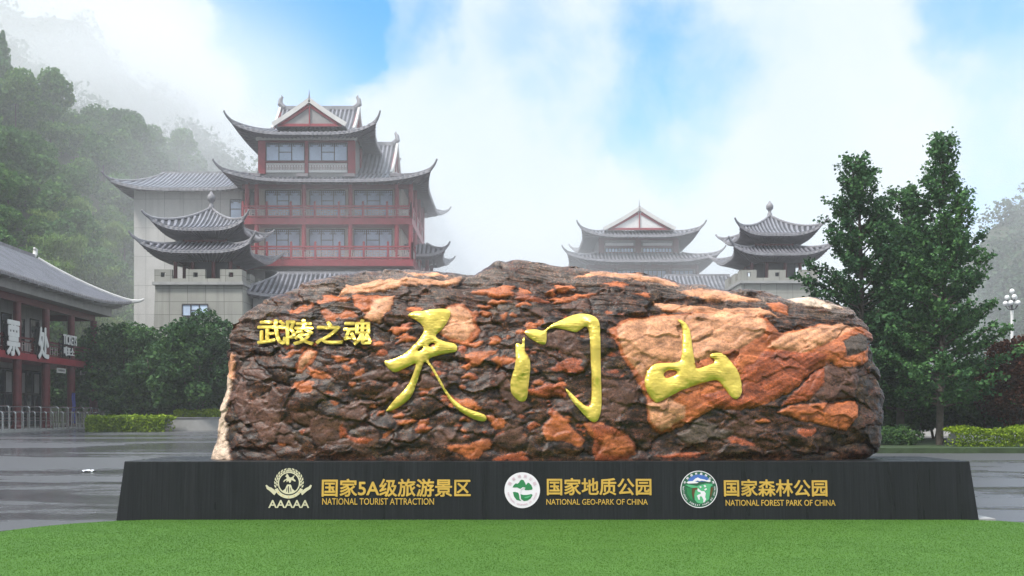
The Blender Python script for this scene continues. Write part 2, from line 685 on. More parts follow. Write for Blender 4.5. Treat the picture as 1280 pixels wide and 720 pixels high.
# outline of the turf carpet in front of the plinth (rounded corners, slightly wavy edge)
YB = 15.26
left_edge = [(-7.6, 9.0), (-7.5, 11.5), (-7.25, 13.0), (-6.95, 13.9), (-6.75, 14.35), (-6.45, 14.75), (-6.0, 15.1), (-5.5, 15.26)]
right_edge = [(6.9, 15.26), (7.35, 15.12), (7.7, 14.8), (7.95, 14.2), (8.05, 13.0), (8.1, 11), (8.1, 9.0)]
outline = [(-7.6, 3.0)] + left_edge + right_edge + [(8.1, 3.0)]
mb = MB()
mb.poly([(x, y, 0.016) for x, y in outline])
n_ = len(outline)
for i in range(n_):
    a, b_ = outline[i], outline[(i + 1) % n_]
    mb.quad((a[0], a[1], 0.0), (b_[0], b_[1], 0.0), (b_[0], b_[1], 0.016), (a[0], a[1], 0.016))
tag(mb.build('turf', M['turf']), kind='structure')


def inside(px, py, poly):
    poly = np.asarray(poly)
    res = np.zeros(px.shape, dtype=bool)
    j = len(poly) - 1
    for i in range(len(poly)):
        xi, yi = poly[i]
        xj, yj = poly[j]
        cnd = ((yi > py) != (yj > py)) & (px < (xj - xi) * (py - yi) / (yj - yi + 1e-12) + xi)
        res ^= cnd
        j = i
    return res


N = 330000
x = rng.uniform(-8.2, 8.6, N)
y = 8.4 + (15.32 - 8.4) * rng.random(N)
ok = inside(x, y, outline)
x, y = x[ok], y[ok]
n = len(x)
h = rng.uniform(0.004, 0.011, n)
a = rng.uniform(0, 6.28, n)
wd_ = 0.006
lean = rng.normal(0, 0.007, (n, 2))
v = np.empty((n, 3, 3))
v[:, 0] = np.stack([x - np.cos(a) * wd_, y - np.sin(a) * wd_, np.full(n, 0.014)], 1)
v[:, 1] = np.stack([x + np.cos(a) * wd_, y + np.sin(a) * wd_, np.full(n, 0.014)], 1)
v[:, 2] = np.stack([x + lean[:, 0], y + lean[:, 1], 0.016 + h], 1)
M['blade'] = leaf_mat('turf_blades', [(0, (0.048, 0.122, 0.017)), (0.5, (0.088, 0.192, 0.029)), (0.95, (0.138, 0.265, 0.047))], 0.3, 0.6, big=1.6)
tag(np_mesh('grass', v.reshape(-1, 3), np.arange(n * 3).reshape(n, 3), M['blade']), kind='stuff')

# kerb and raised forecourt strip in front of the ticket hall, grass strip on the right
mb = MB()
mb.box(-62, -37.0, 58, 97.5, 0.2, gz(95) + 0.0)
tag(mb.build('pavement', M['concrete']), kind='structure')
M['verge'] = mat('wet_grass_verge', (0.035, 0.06, 0.02), 0.8, var=0.4, vscale=1.5, bump=0.8, bscale=9)
mb = MB()
mb.box(13.2, 60, 42, 60, -0.1, 0.22)
mb.box(13.0, 60.2, 41.8, 41.98, -0.1, 0.26)
tag(mb.build('verge', M['verge']), kind='structure')
mb = MB()
mb.box(6.55, 7.4, 15.3, 15.95, -0.02, 0.03)
tag(mb.build('path', M['concrete']), kind='structure')


# ================================================================== HILLSIDE AND RIDGES
def sstep(a, b, x):
    t = min(1, max(0, (x - a) / (b - a)))
    return t * t * (3 - 2 * t)


def hill_h(X, Y):
    xf = -62 + 18 * sstep(100, 142, Y)
    d = max(0.0, xf - X)
    h = 0.80 * d + 0.34 * max(0, Y - 140) * sstep(0, 40, d)
    h += 6 * noise.noise(Vector((X * 0.025, Y * 0.025, 3.1))) * sstep(0, 30, d)
    cap = 66
    if h > cap * 0.7:
        h = cap * 0.7 + (1 - math.exp(-(h - cap * 0.7) / (cap * 0.3))) * cap * 0.3
    h *= 1 - 0.5 * sstep(250, 300, Y)
    return h - 1.2


M['soil'] = mat('hill_soil', (0.05, 0.06, 0.03), 0.9, var=0.4, vscale=0.3, bump=0.6, bscale=1)
mb = MB()
mb.grid([[(X, Y, hill_h(X, Y)) for X in np.linspace(-280, -42, 70)] for Y in np.linspace(55, 300, 70)])
tag(mb.build('hillside', M['soil'], smooth=True), kind='structure')


def ridge(crest, Y, front, back, name='mountain_ridge'):
    """a mountain ridge standing at distance Y: crest traced, slopes down to the ground before and behind it"""
    pts = []
    for i in range(len(crest) - 1):
        for k in range(8):
            t = k / 8
            pts.append((crest[i][0] * (1 - t) + crest[i + 1][0] * t, crest[i][1] * (1 - t) + crest[i + 1][1] * t))
    pts.append(crest[-1])
    rows = []
    tt = [(-1.0), -0.8, -0.6, -0.4, -0.2, 0.0, 0.3, 0.6, 1.0]
    for t in tt:
        row = []
        for px, py in pts:
            c = P(px, py, Y)
            q = 1 - abs(t)
            yy = Y + (front if t < 0 else back) * t
            z = max(-1.0, c.z * q ** 0.9)
            z += 4 * noise.noise(Vector((c.x * .04, yy * .04, 7))) * (q * (1 - q) * 4)
            row.append((c.x, yy, z))
        rows.append(row)
    m_ = MB()
    m_.grid(rows)
    o = tag(m_.build(name, M['soil'], smooth=True), kind='structure')
    # its wood: clumps of leaves over the near face, one mass nobody could count
    R_ = np.array(rows[:6])
    cl = []
    for i in range(len(tt[:6]) - 1):
        for j in range(len(pts) - 1):
            A, B_, C_, D_ = R_[i, j], R_[i, j + 1], R_[i + 1, j], R_[i + 1, j + 1]
            area = np.linalg.norm(np.cross(B_ - A, C_ - A))
            for _ in range(max(1, int(area / 42))):
                s, u = rng.random(2)
                p = A * (1 - s) * (1 - u) + B_ * s * (1 - u) + C_ * (1 - s) * u + D_ * s * u
                cl.append(p)
    vv, ff, off_ = [], [], 0
    for p in cl:
        r = rng.uniform(2.6, 5.0)
        q = blob_points(110, (p[0], p[1], p[2] + r * 0.7), (r, r, r * rng.uniform(0.8, 1.7)), 0.5)
        a_, b_ = leaf_quads(q, 1.15 * (0.6 + 0.8 * rng.random(len(q))), 0.6, 0.8)
        vv.append(a_)
        ff.append(b_ + off_)
        off_ += len(a_)
    tag(np_mesh('forest', np.concatenate(vv), np.concatenate(ff), M['leaf_far']), kind='stuff')


ridge([(-220, -20), (-120, 20), (-40, 40), (20, 66), (60, 90), (95, 132), (130, 150), (175, 176), (205, 188), (235, 178), (262, 176), (285, 196), (320, 222), (370, 300), (420, 390)], 285, 70, 60)
ridge([(-260, 10), (-100, 0), (0, 22), (60, 22), (100, 26), (130, 60), (150, 92), (185, 112), (215, 124), (240, 150), (275, 186), (330, 250), (420, 380)], 335, 60, 60)
ridge([(1130, 420), (1175, 380), (1205, 330), (1240, 285), (1275, 262), (1330, 225), (1420, 170), (1560, 120), (1700, 150)], 300, 70, 60)


# ================================================================== ROOFS
def rib_faces(o):
    """barrel tiles over the channels: the raised faces take the barrel tile's colour"""
    o.data.materials.append(M['rib_ticket'] if o.data.materials[0] == M['tile_ticket'] else M['rib'])
    idx = np.zeros(len(o.data.polygons), dtype=np.int32)
    for st_, rows_, cols_ in RIBS:
        k = np.arange(rows_ * cols_).reshape(rows_, cols_)
        m_ = np.zeros((rows_, cols_), dtype=np.int32)
        m_[:, 1::4] = 1
        m_[:, 2::4] = 1
        m_[:, 3::4] = 1
        idx[st_:st_ + rows_ * cols_] = m_.ravel()
    o.data.polygons.foreach_set('material_index', idx)
    RIBS.clear()


RIBS = []


def hip_roof(name, parent, cx, cy, z0, a, b, c, d, h, lift, out, wall, zwall, sp=0.50, horn=1.6, hornup=1.1, p=4.6, conc=1.35,
             sides='FBLR', mt=None, soffit=None, rib=0.12, rr=0.15, fasc=0.26, nr=9, horn_mat=None, trim=None):
    """tiled hipped roof with up-swept corners. a,b half sizes at the eave; c,d half sizes at its top; wall = half sizes below."""
    mt = mt or M['tile']
    horn, hornup = horn * 0.8, hornup * 0.5
    qz = lambda q: h * q ** conc

    def S(side, u, q):
        if side in 'FB':
            A, Cc, Bb, D = a, c, b, d
        else:
            A, Cc, Bb, D = b, d, a, c
        den = A - (A - Cc) * q
        e = min(1.0, abs(u) / den) if den > 1e-6 else 1.0
        w_ = e ** p * (1 - q) ** 1.5
        al = u + math.copysign(out * w_, u)
        ou = Bb - (Bb - D) * q + out * w_
        z = z0 + qz(q) + lift * w_
        if side == 'F':
            return Vector((cx + al, cy - ou, z))
        if side == 'B':
            return Vector((cx - al, cy + ou, z))
        if side == 'L':
            return Vector((cx - ou, cy - al, z))
        return Vector((cx + ou, cy + al, z))

    T, E, SF = MB(), MB(), MB()
    for side in sides:
        A, Cc = (a, c) if side in 'FB' else (b, d)
        n = max(4, int(2 * A / sp))
        us, rb = [], []
        for i in range(n):
            u0 = -A + 2 * A * i / n
            du = 2 * A / n
            for fr, r_ in ((0.0, 0), (0.46, 0), (0.56, 1), (0.90, 1)):
                us.append(u0 + du * fr)
                rb.append(r_)
        us.append(A)
        rb.append(0)
        rows = []
        for j in range(nr + 1):
            row = []
            for u, r_ in zip(us, rb):
                qm = 1.0 if A - Cc < 1e-6 else min(1, max(0.0, (A - abs(u)) / (A - Cc)))
                pt = S(side, u, qm * j / nr)
                row.append(pt + Vector((0, 0, rib * r_)))
            rows.append(row)
        RIBS.append((len(T.f), nr, len(us) - 1))
        T.grid(rows)
        # fascia and tile ends
        top = [S(side, -A + 2 * A * i / 48, 0) for i in range(49)]
        E.grid([[t_ + Vector((0, 0, 0.02)) for t_ in top], [t_ - Vector((0, 0, fasc)) for t_ in top]])
        ax = (top[30] - top[18]).normalized()
        nrm = Vector((ax.y, -ax.x, 0))
        for i in range(n):
            u = -A + 2 * A * (i + 0.73) / n
            q_ = S(side, u, 0) + nrm * 0.03
            E.bar(q_ - nrm * 0.1, q_ + nrm * 0.05, sp * 0.42, 0.15)
        # underside
        wa, wb = (wall[0], wall[1]) if side in 'FB' else (wall[1], wall[0])
        rows = [[], [], []]
        for i in range(25):
            u = -A + 2 * A * i / 24
            e0 = S(side, u, 0) - Vector((0, 0, fasc))
            al = u * wa / A
            if side == 'F':
                w0 = Vector((cx + al, cy - wb, zwall))
            elif side == 'B':
                w0 = Vector((cx - al, cy + wb, zwall))
            elif side == 'L':
                w0 = Vector((cx - wb, cy - al, zwall))
            else:
                w0 = Vector((cx + wb, cy + al, zwall))
            rows[0].append(e0)
            mid = e0.lerp(w0, 0.5)
            mid.z += 0.12
            rows[1].append(mid)
            rows[2].append(w0)
            if i % 1 == 0 and 0 < i < 24:
                SF.bar(e0.lerp(w0, 0.04) - Vector((0, 0, 0.05)), w0 - Vector((0, 0, 0.08)), 0.10, 0.14)
        SF.grid(rows)
    ro = T.build(name, mt, parent)
    rib_faces(ro)
    E.build('eave_trim', trim or M['trim'], ro)
    SF.build('soffit', soffit or M['soffit'], ro)
    # hip ridges that run on into up-curled horns
    for sx, sy in ((-1, -1), (1, -1), (1, 1), (-1, 1)):
        if sy < 0 and 'F' not in sides or sy > 0 and 'B' not in sides:
            continue
        pts, rad = [], []
        for k in range(11):
            q = 1 - k / 10
            w_ = (1 - q) ** 1.5
            pts.append(Vector((cx + sx * (a - (a - c) * q + out * w_), cy + sy * (b - (b - d) * q + out * w_), z0 + qz(q) + lift * w_ + rr * 0.6)))
            rad.append(rr)
        dv = (pts[-1] - pts[-2])
        dh = Vector((dv.x, dv.y, 0)).normalized()
        sl = dv.z / max(1e-4, Vector((dv.x, dv.y, 0)).length)
        base = pts[-1]
        for k in range(1, 7):
            t = k / 6
            pts.append(base + dh * horn * t * (1 - 0.18 * t) + Vector((0, 0, horn * sl * t + hornup * t ** 1.7)))
            rad.append(rr * (1.45 - 0.75 * t))
        mr = MB()
        mr.tube(pts, rad, 6, squash=0.8)
        # scroll at the tip
        tip = pts[-1]
        mr.lathe((tip.x, tip.y, tip.z - 0.05), [(rr * .45, -0.06), (rr * .75, 0.04), (rr * .7, 0.14), (rr * .3, 0.2)], 8)
        # lower beak under the horn
        low = [base - Vector((0, 0, fasc + 0.1)) - dh * 0.9, base - Vector((0, 0, fasc * 0.7)), base + dh * horn * 0.30 + Vector((0, 0, horn * sl * 0.3 - 0.05))]
        mr.tube(low, [rr * .8, rr * .9, rr * .5], 6)
        mr.build('hip_ridge', horn_mat or M['ridge'], ro, smooth=False)
    return ro


def gable_roof(name, parent, axis, cx, cy, z0, half_len, half_w, h, sp=0.50, sag=0.25, rib=0.12, over=0.25, mt=None, ornaments=True,
               front_only=False, wall_mat=None, barge_mat=None, ridge_r=0.2, bargew=0.42):
    """two concave tiled slopes; axis 'X' or 'Y' is the ridge bearing. gable walls and barge boards at the ends."""
    mt = mt or M['tile']

    def W(al, ac, z):
        return Vector((cx + al, cy + ac, z)) if axis == 'X' else Vector((cx + ac, cy + al, z))

    prof = lambda t: h * (t * (1 - sag) + sag * t * t)          # t 0 eave -> 1 ridge
    L = half_len + over
    T = MB()
    n = max(3, int(2 * L / sp))
    for s in (-1, 1):
        us, rb = [], []
        for i in range(n):
            for fr, r_ in ((0, 0), (.46, 0), (.56, 1), (.9, 1)):
                us.append(-L + 2 * L * (i + fr) / n)
                rb.append(r_)
        us.append(L)
        rb.append(0)
        rows = [[W(u, s * half_w * (1 - j / 8), z0 + prof(j / 8) + rib * r_) for u, r_ in zip(us, rb)] for j in range(9)]
        RIBS.append((len(T.f), 8, len(us) - 1))
        T.grid(rows)
    ro = T.build(name, mt, parent)
    rib_faces(ro)
    mr = MB()
    mr.bar(W(-L, 0, z0 + h + ridge_r * .8), W(L, 0, z0 + h + ridge_r * .8), ridge_r * 1.5, ridge_r * 2.2)
    mr.build('ridge', M['ridge'], ro)
    ends = (-1,) if front_only else (-1, 1)
    for e in ends:
        gw, bb = MB(), MB()
        for s in (-1, 1):
            pts = [W(e * (L + 0.02), s * half_w * (1 - j / 8) * 1.03, z0 + prof(j / 8) + 0.12) for j in range(9)]
            for i in range(8):
                bb.bar(pts[i], pts[i + 1], 0.26, bargew)
        bb.build('barge_board', barge_mat or M['barge'], ro)
        ps = [W(e * half_len, s * half_w * (1 - j / 8) * 0.98, z0 + prof(j / 8) - 0.06) for s, rng_ in ((-1, range(9)), (1, range(7, -1, -1))) for j in rng_]
        gw.poly(ps)
        gw.build('gable_wall', wall_mat or M['cream'], ro)
        fr = MB()
        y_ = e * (half_len + 0.08)
        fr.bar(W(y_, 0, z0 + 0.02), W(y_, 0, z0 + h * 0.86), 0.28, 0.12) if axis == 'X' else fr.bar(W(y_, 0, z0 + 0.02), W(y_, 0, z0 + h * 0.86), 0.3, 0.12)
        for s in (-1, 1):
            fr.bar(W(y_, s * half_w * 0.86, z0 + 0.22), W(y_, s * half_w * 0.06, z0 + prof(0.90) - 0.15), 0.14, 0.55)
        fr.bar(W(y_, -half_w * .9, z0 + 0.12), W(y_, half_w * .9, z0 + 0.12), 0.14, 0.3)
        fr.build('gable_frame', M['red'], ro)
    if ornaments:
        for e in ends:
            mo = MB()
            b_ = W(e * L, 0, z0 + h + ridge_r)
            dx = Vector((e, 0, 0)) if axis == 'X' else Vector((0, e, 0))
            mo.tube([b_ - dx * 0.5, b_ + dx * 0.05 + Vector((0, 0, 0.45)), b_ + dx * 0.0 + Vector((0, 0, 0.95)), b_ - dx * 0.22 + Vector((0, 0, 1.3)), b_ - dx * 0.1 + Vector((0, 0, 1.5))],
                    [0.3, 0.36, 0.26, 0.15, 0.06], 7)
            mo.build('ridge_ornament', M['ridge'], ro)
    return ro


# ================================================================== WINDOWS, RAILINGS
def window(parent, x0, x1, z0, z1, y, cols=3, mid=0.5, lattice=True, pane='pane', name='window'):
    """framed window on a wall facing the camera side (-Y)"""
    f = MB()
    w_ = 0.09
    f.bar((x0, y - .06, z0), (x1, y - .06, z0), w_ * 1.3)
    f.bar((x0, y - .06, z1), (x1, y - .06, z1), w_ * 1.3)
    for i in range(cols + 1):
        xx = x0 + (x1 - x0) * i / cols
        f.bar((xx, y - .06, z0), (xx, y - .06, z1), w_)
    i = cols // 2
    xa, xb = x0 + (x1 - x0) * i / cols, x0 + (x1 - x0) * (i + 1) / cols
    zm = z0 + (z1 - z0) * mid
    f.bar((xa, y - .06, zm), (xb, y - .06, zm), w_ * .8)
    if lattice:                                     # hanging fretwork along the head of the window
        hh = (z1 - z0) * 0.16
        for i in range(cols):
            xa, xb = x0 + (x1 - x0) * i / cols, x0 + (x1 - x0) * (i + 1) / cols
            f.bar((xa, y - .075, z1 - hh * .5), (xb, y - .075, z1 - hh * .5), 0.05)
            for s in (0.15, 0.32, 0.5, 0.68, 0.85):
                xx = xa + (xb - xa) * s
                f.bar((xx, y - .075, z1 - hh * (1.0 if s in (.15, .85) else .5)), (xx, y - .075, z1), 0.05)
            for sa, sb in ((0, .32), (.68, 1)):
                f.bar((xa + (xb - xa) * sa, y - .075, z1 - hh), (xa + (xb - xa) * sb, y - .075, z1 - hh), 0.05)
    fo = f.build(name, M['frame'], parent)
    g = MB()
    g.box(x0, x1, y - .03, y - .012, z0, z1)
    g.build('pane', M[pane], fo)
    return fo


def railing(parent, p0, p1, h, npan, post_h=None, post_mat=None, lat=True, first=True, name='railing'):
    """timber balustrade between two points: rails and posts, fretwork panels between them"""
    p0, p1 = Vector(p0), Vector(p1)
    post_mat = post_mat or M['red']
    r, l_ = MB(), MB()
    up = Vector((0, 0, 1))
    for k in range(npan + 1):
        q = p0.lerp(p1, k / npan)
        r.bar(q, q + up * (post_h or h * 1.3), 0.22)
        r.lathe(q + up * (post_h or h * 1.3), [(0.12, 0), (0.15, 0.08), (0.06, 0.18)], 6)
    r.bar(p0 + up * h, p1 + up * h, 0.2, 0.2)
    r.bar(p0 + up * h * 0.80, p1 + up * h * 0.80, 0.14, 0.13)
    r.bar(p0 + up * h * 0.13, p1 + up * h * 0.13, 0.18, 0.16)
    ro = r.build(name, post_mat, parent)
    if lat:
        for k in range(npan):
            a, b = p0.lerp(p1, (k + .07) / npan), p0.lerp(p1, (k + .93) / npan)
            L = (b - a).length
            nn = max(3, int(L / 0.36))
            zs = [h * (0.2 + 0.54 * j / 3) for j in range(4)]
            for z in (zs[0], zs[3]):
                l_.bar(a + up * z, b + up * z, 0.085)
            for i in range(nn):
                s0, s1 = a.lerp(b, i / nn), a.lerp(b, (i + 1) / nn)
                l_.bar(s0 + up * zs[0], s0 + up * zs[3], 0.085)
                j = 1 + i % 2
                l_.bar(s0 + up * zs[j], s1 + up * zs[j], 0.085)
                m_ = s0.lerp(s1, 0.5)
                l_.bar(m_ + up * zs[0 if j == 2 else 3], m_ + up * zs[j], 0.085)
        l_.build('lattice_panel', M['lattice'], ro)
    return ro


def column(parent, x, y, z0, z1, r=0.25, mt=None, name='column'):
    c = MB()
    c.tube([(x, y, z0), (x, y, z1)], r, 12)
    o = c.build(name, mt or M['red'], parent)
    return o


def part(name, mt, parent, *boxes):
    b = MB()
    for q in boxes:
        b.box(*q)
    return b.build(name, mt, parent)


# ================================================================== MAIN TOWER
YT = 115.0
G = gz(115)
tw = thing('tower_building', (-23.6, YT, G), 'tall multi-storey Chinese tower with red balconies and stacked upswept grey tile roofs', 'building')
xl, xr = XP(303, YT), XP(515, YT)
x = lambda px, Y=YT: XP(px, Y)
z = lambda py, Y=YT: ZP(py, Y)
# solid storeys behind the galleries
YW = YT + 1.9
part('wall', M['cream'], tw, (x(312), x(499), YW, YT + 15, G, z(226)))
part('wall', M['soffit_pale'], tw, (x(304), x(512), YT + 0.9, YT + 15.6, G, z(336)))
# galleries: deck beams, columns, rails
for (ytop, ybot, pxa, pxb) in ((273, 281, 302, 515.5), (324.5, 333, 300, 517)):
    part('deck', M['red'], tw, (x(pxa), x(pxb), YT - 0.35, YT + 16, z(ybot), z(ytop)))
for (y0, y1) in ((281, 324.5), (226, 273)):
    zz0, zz1 = z(y1), z(y0)
    for px_ in (321, 380, 438, 496, 513.5) + ((309,) if y0 == 226 else ()):
        column(tw, x(px_), YT, zz0, zz1, 0.27)
    for k in (1, 2, 3):
        column(tw, x(513.5), YT + 5 * k, zz0, zz1, 0.27)
for (yd, ytop, a_, b_, h_) in ((273, 258.5, 304, 514, 1.35), (324.5, 308.5, 304, 515.5, 1.45)):
    railing(tw, (x(a_), YT - .2, z(yd)), (x(b_), YT - .2, z(yd)), h_, 7)
    railing(tw, (x(b_), YT - .2, z(yd)), (x(b_), YT + 15.6, z(yd)), h_, 5)
for (pa, pb) in ((332, 376), (387.5, 432), (443, 491)):
    window(tw, XP(pa, YW), XP(pb, YW), ZP(272, YW), ZP(238.5, YW), YW, 3, 0.62)
    window(tw, XP(pa - .5, YW), XP(pb - 1, YW), ZP(322, YW), ZP(287, YW), YW, 3, 0.62)
part('door', M['pane_dark'], tw, (XP(313.5, YW), XP(320, YW), YW - .05, YW + .1, ZP(272, YW), ZP(240, YW)))
for (pa, pb) in ((330, 376), (386, 430), (442, 482)):
    window(tw, x(pa), x(pb), z(352), z(338), YT + .9, 4, 0.5, False, 'pane_dark')
# beams under the second roof with bracket blocks
part('beam', M['red_dark'], tw, (x(303), x(514), YT - .2, YT + .2, z(236), z(231)))
for px_ in (309, 321, 380, 438, 496, 513.5):
    bk = MB()
    for k in range(3):
        s = .2 + .22 * k
        bk.box(x(px_) - s, x(px_) + s, YT - .35 - .35 * k, YT + .2, z(231) + .36 * k, z(231) + .36 * (k + 1) + .004)
    bk.build('bracket', M['soffit'], tw)
# second roof
cx2 = -20.7
hip_roof('roof', tw, cx2, 123.2, z(225, 112.4), 10.9, 11.0, 7.0, 6.2, 1.75, 1.0, 0.75, (9.6, 8.1), z(229), horn=1.7, hornup=1.2)
gable_roof('roof', tw, 'X', cx2, 123.2, z(225, 112.4) + 1.7, 6.3, 6.2, ZP(179, 123) - z(225, 112.4) - 1.9, sag=0.35)
# top storey
xa, xb = x(322), x(444)
part('wall', M['soffit_pale'], tw, (xa + .1, xb - .1, YT + .35, YT + 12.5, z(222), z(170)))
for px_ in (327, 383, 439.3):
    part('column', M['red'], tw, (x(px_) - (.42 if px_ != 383 else .18), x(px_) + (.42 if px_ != 383 else .18), YT + .02, YT + .34, z(217), z(176)))
for k in (0, 1):
    part('column', M['red'], tw, (xb - .09, xb + .12, YT + 4 + 4 * k, YT + 4.6 + 4 * k, z(219), z(174)))
part('beam', M['red_dark'], tw, (xa + .1, xb - .1, YT + .05, YT + .33, z(178), z(175.2)), (xa + .5, xb - .5, YT + .05, YT + .33, z(203.3), z(201)))
part('frieze', M['barge'], tw, (xa - .2, xb + .2, YT - .1, YT + .3, z(175), z(171.5)))
for (pa, pb) in ((332, 380), (385.5, 433.5)):
    window(tw, x(pa), x(pb), z(200.6), z(178.3), YT + .33, 3, 0.5)
    pn = part('panel', M['white'], tw, (x(pa), x(pb), YT + .2, YT + .33, z(215), z(203.4)))
    lb = MB()
    n_ = 14
    for i in range(n_):
        u0, u1 = x(pa) + (x(pb) - x(pa)) * (i + .1) / n_, x(pa) + (x(pb) - x(pa)) * (i + .9) / n_
        za, zb = z(211.8), z(205.6)
        zm = (za + zb) / 2
        for q0, q1 in (((u0, za), (u0, zb)), ((u1, za), (u1, zb)), ((u0, zb), (u1, zb)), ((u0, zm), ((u0 + u1) / 2, zm)), (((u0 + u1) / 2, za), ((u0 + u1) / 2, zm))):
            lb.bar((q0[0], YT + .17, q0[1]), (q1[0], YT + .17, q1[1]), 0.055)
    lb.build('fretwork', M['lattice'], pn)
# top roof: hipped skirt, cross gable and the big front gable
zt = z(166, 112.6)
cxt = -23.3
hip_roof('roof', tw, cxt, 121.2, zt, 7.5, 8.8, 4.6, 4.1, 1.6, 1.1, 0.6, (5.55, 6.1), z(171.5), horn=1.5, hornup=1.1)
gable_roof('roof', tw, 'X', cxt, 121.2, zt + 1.55, 4.5, 4.1, ZP(134, 121) - zt - 1.75, sag=0.3)
yg = 113.7
zb_ = ZP(157, yg)
gable_roof('front_gable', tw, 'Y', x(386.5, yg), yg + 4, zb_, 3.7, 4.05, ZP(126, yg) - zb_, sag=0.12, front_only=True, ornaments=False, barge_mat=M['barge'], wall_mat=M['soffit_pale'], bargew=.5)
sp_ = MB()
q_ = Vector((x(386.5, yg), yg, ZP(125.5, yg)))
sp_.tube([q_, q_ + Vector((0, 0, .5)), q_ + Vector((0, 0, 1.2))], [.16, .09, .02], 6)
sp_.build('finial', M['ridge'], tw)
# lean-to roof at the right flank
hip_roof('roof', tw, XP(521, 122), 122.5, ZP(319, 119), 3.3, 4.3, 1.4, 2.4, 1.5, .65, .5, (2.3, 3.4), ZP(323, 119), horn=1.1, hornup=.8)
for yy in (119.5, 125.6):
    column(tw, XP(534, 119.5), yy, G, ZP(322, 119), 0.24, M['red_dark'])

# ================================================================== STONE WING LEFT OF THE TOWER
YS = 118.0
G2 = gz(YS)
wg = thing('stone_wing', (-38.4, YS, G2), 'plain pale stone block with low tiled roof adjoining the tall tower', 'building')
part('wall', M['stone_wing'], wg, (XP(167.5, YS), XP(303, YS), YS, YS + 13, G2, ZP(237, YS)))
hip_roof('roof', wg, -38.0, 124.5, ZP(236, 116.5), 7.8, 8.3, 5.2, .3, ZP(218, 124.5) - ZP(236, 116.5), .9, .7, (6.4, 6.45), ZP(237.5, YS), horn=1.7, hornup=1.0)
rb_ = MB()
rb_.bar((-43.6, 124.5, ZP(217, 124.5)), (-33, 124.5, ZP(217, 124.5)), .3, .45)
rb_.build('ridge', M['ridge'], wg)
window(wg, XP(288, YS), XP(302, YS), ZP(273, YS), ZP(250, YS), YS, 1, .5, True)


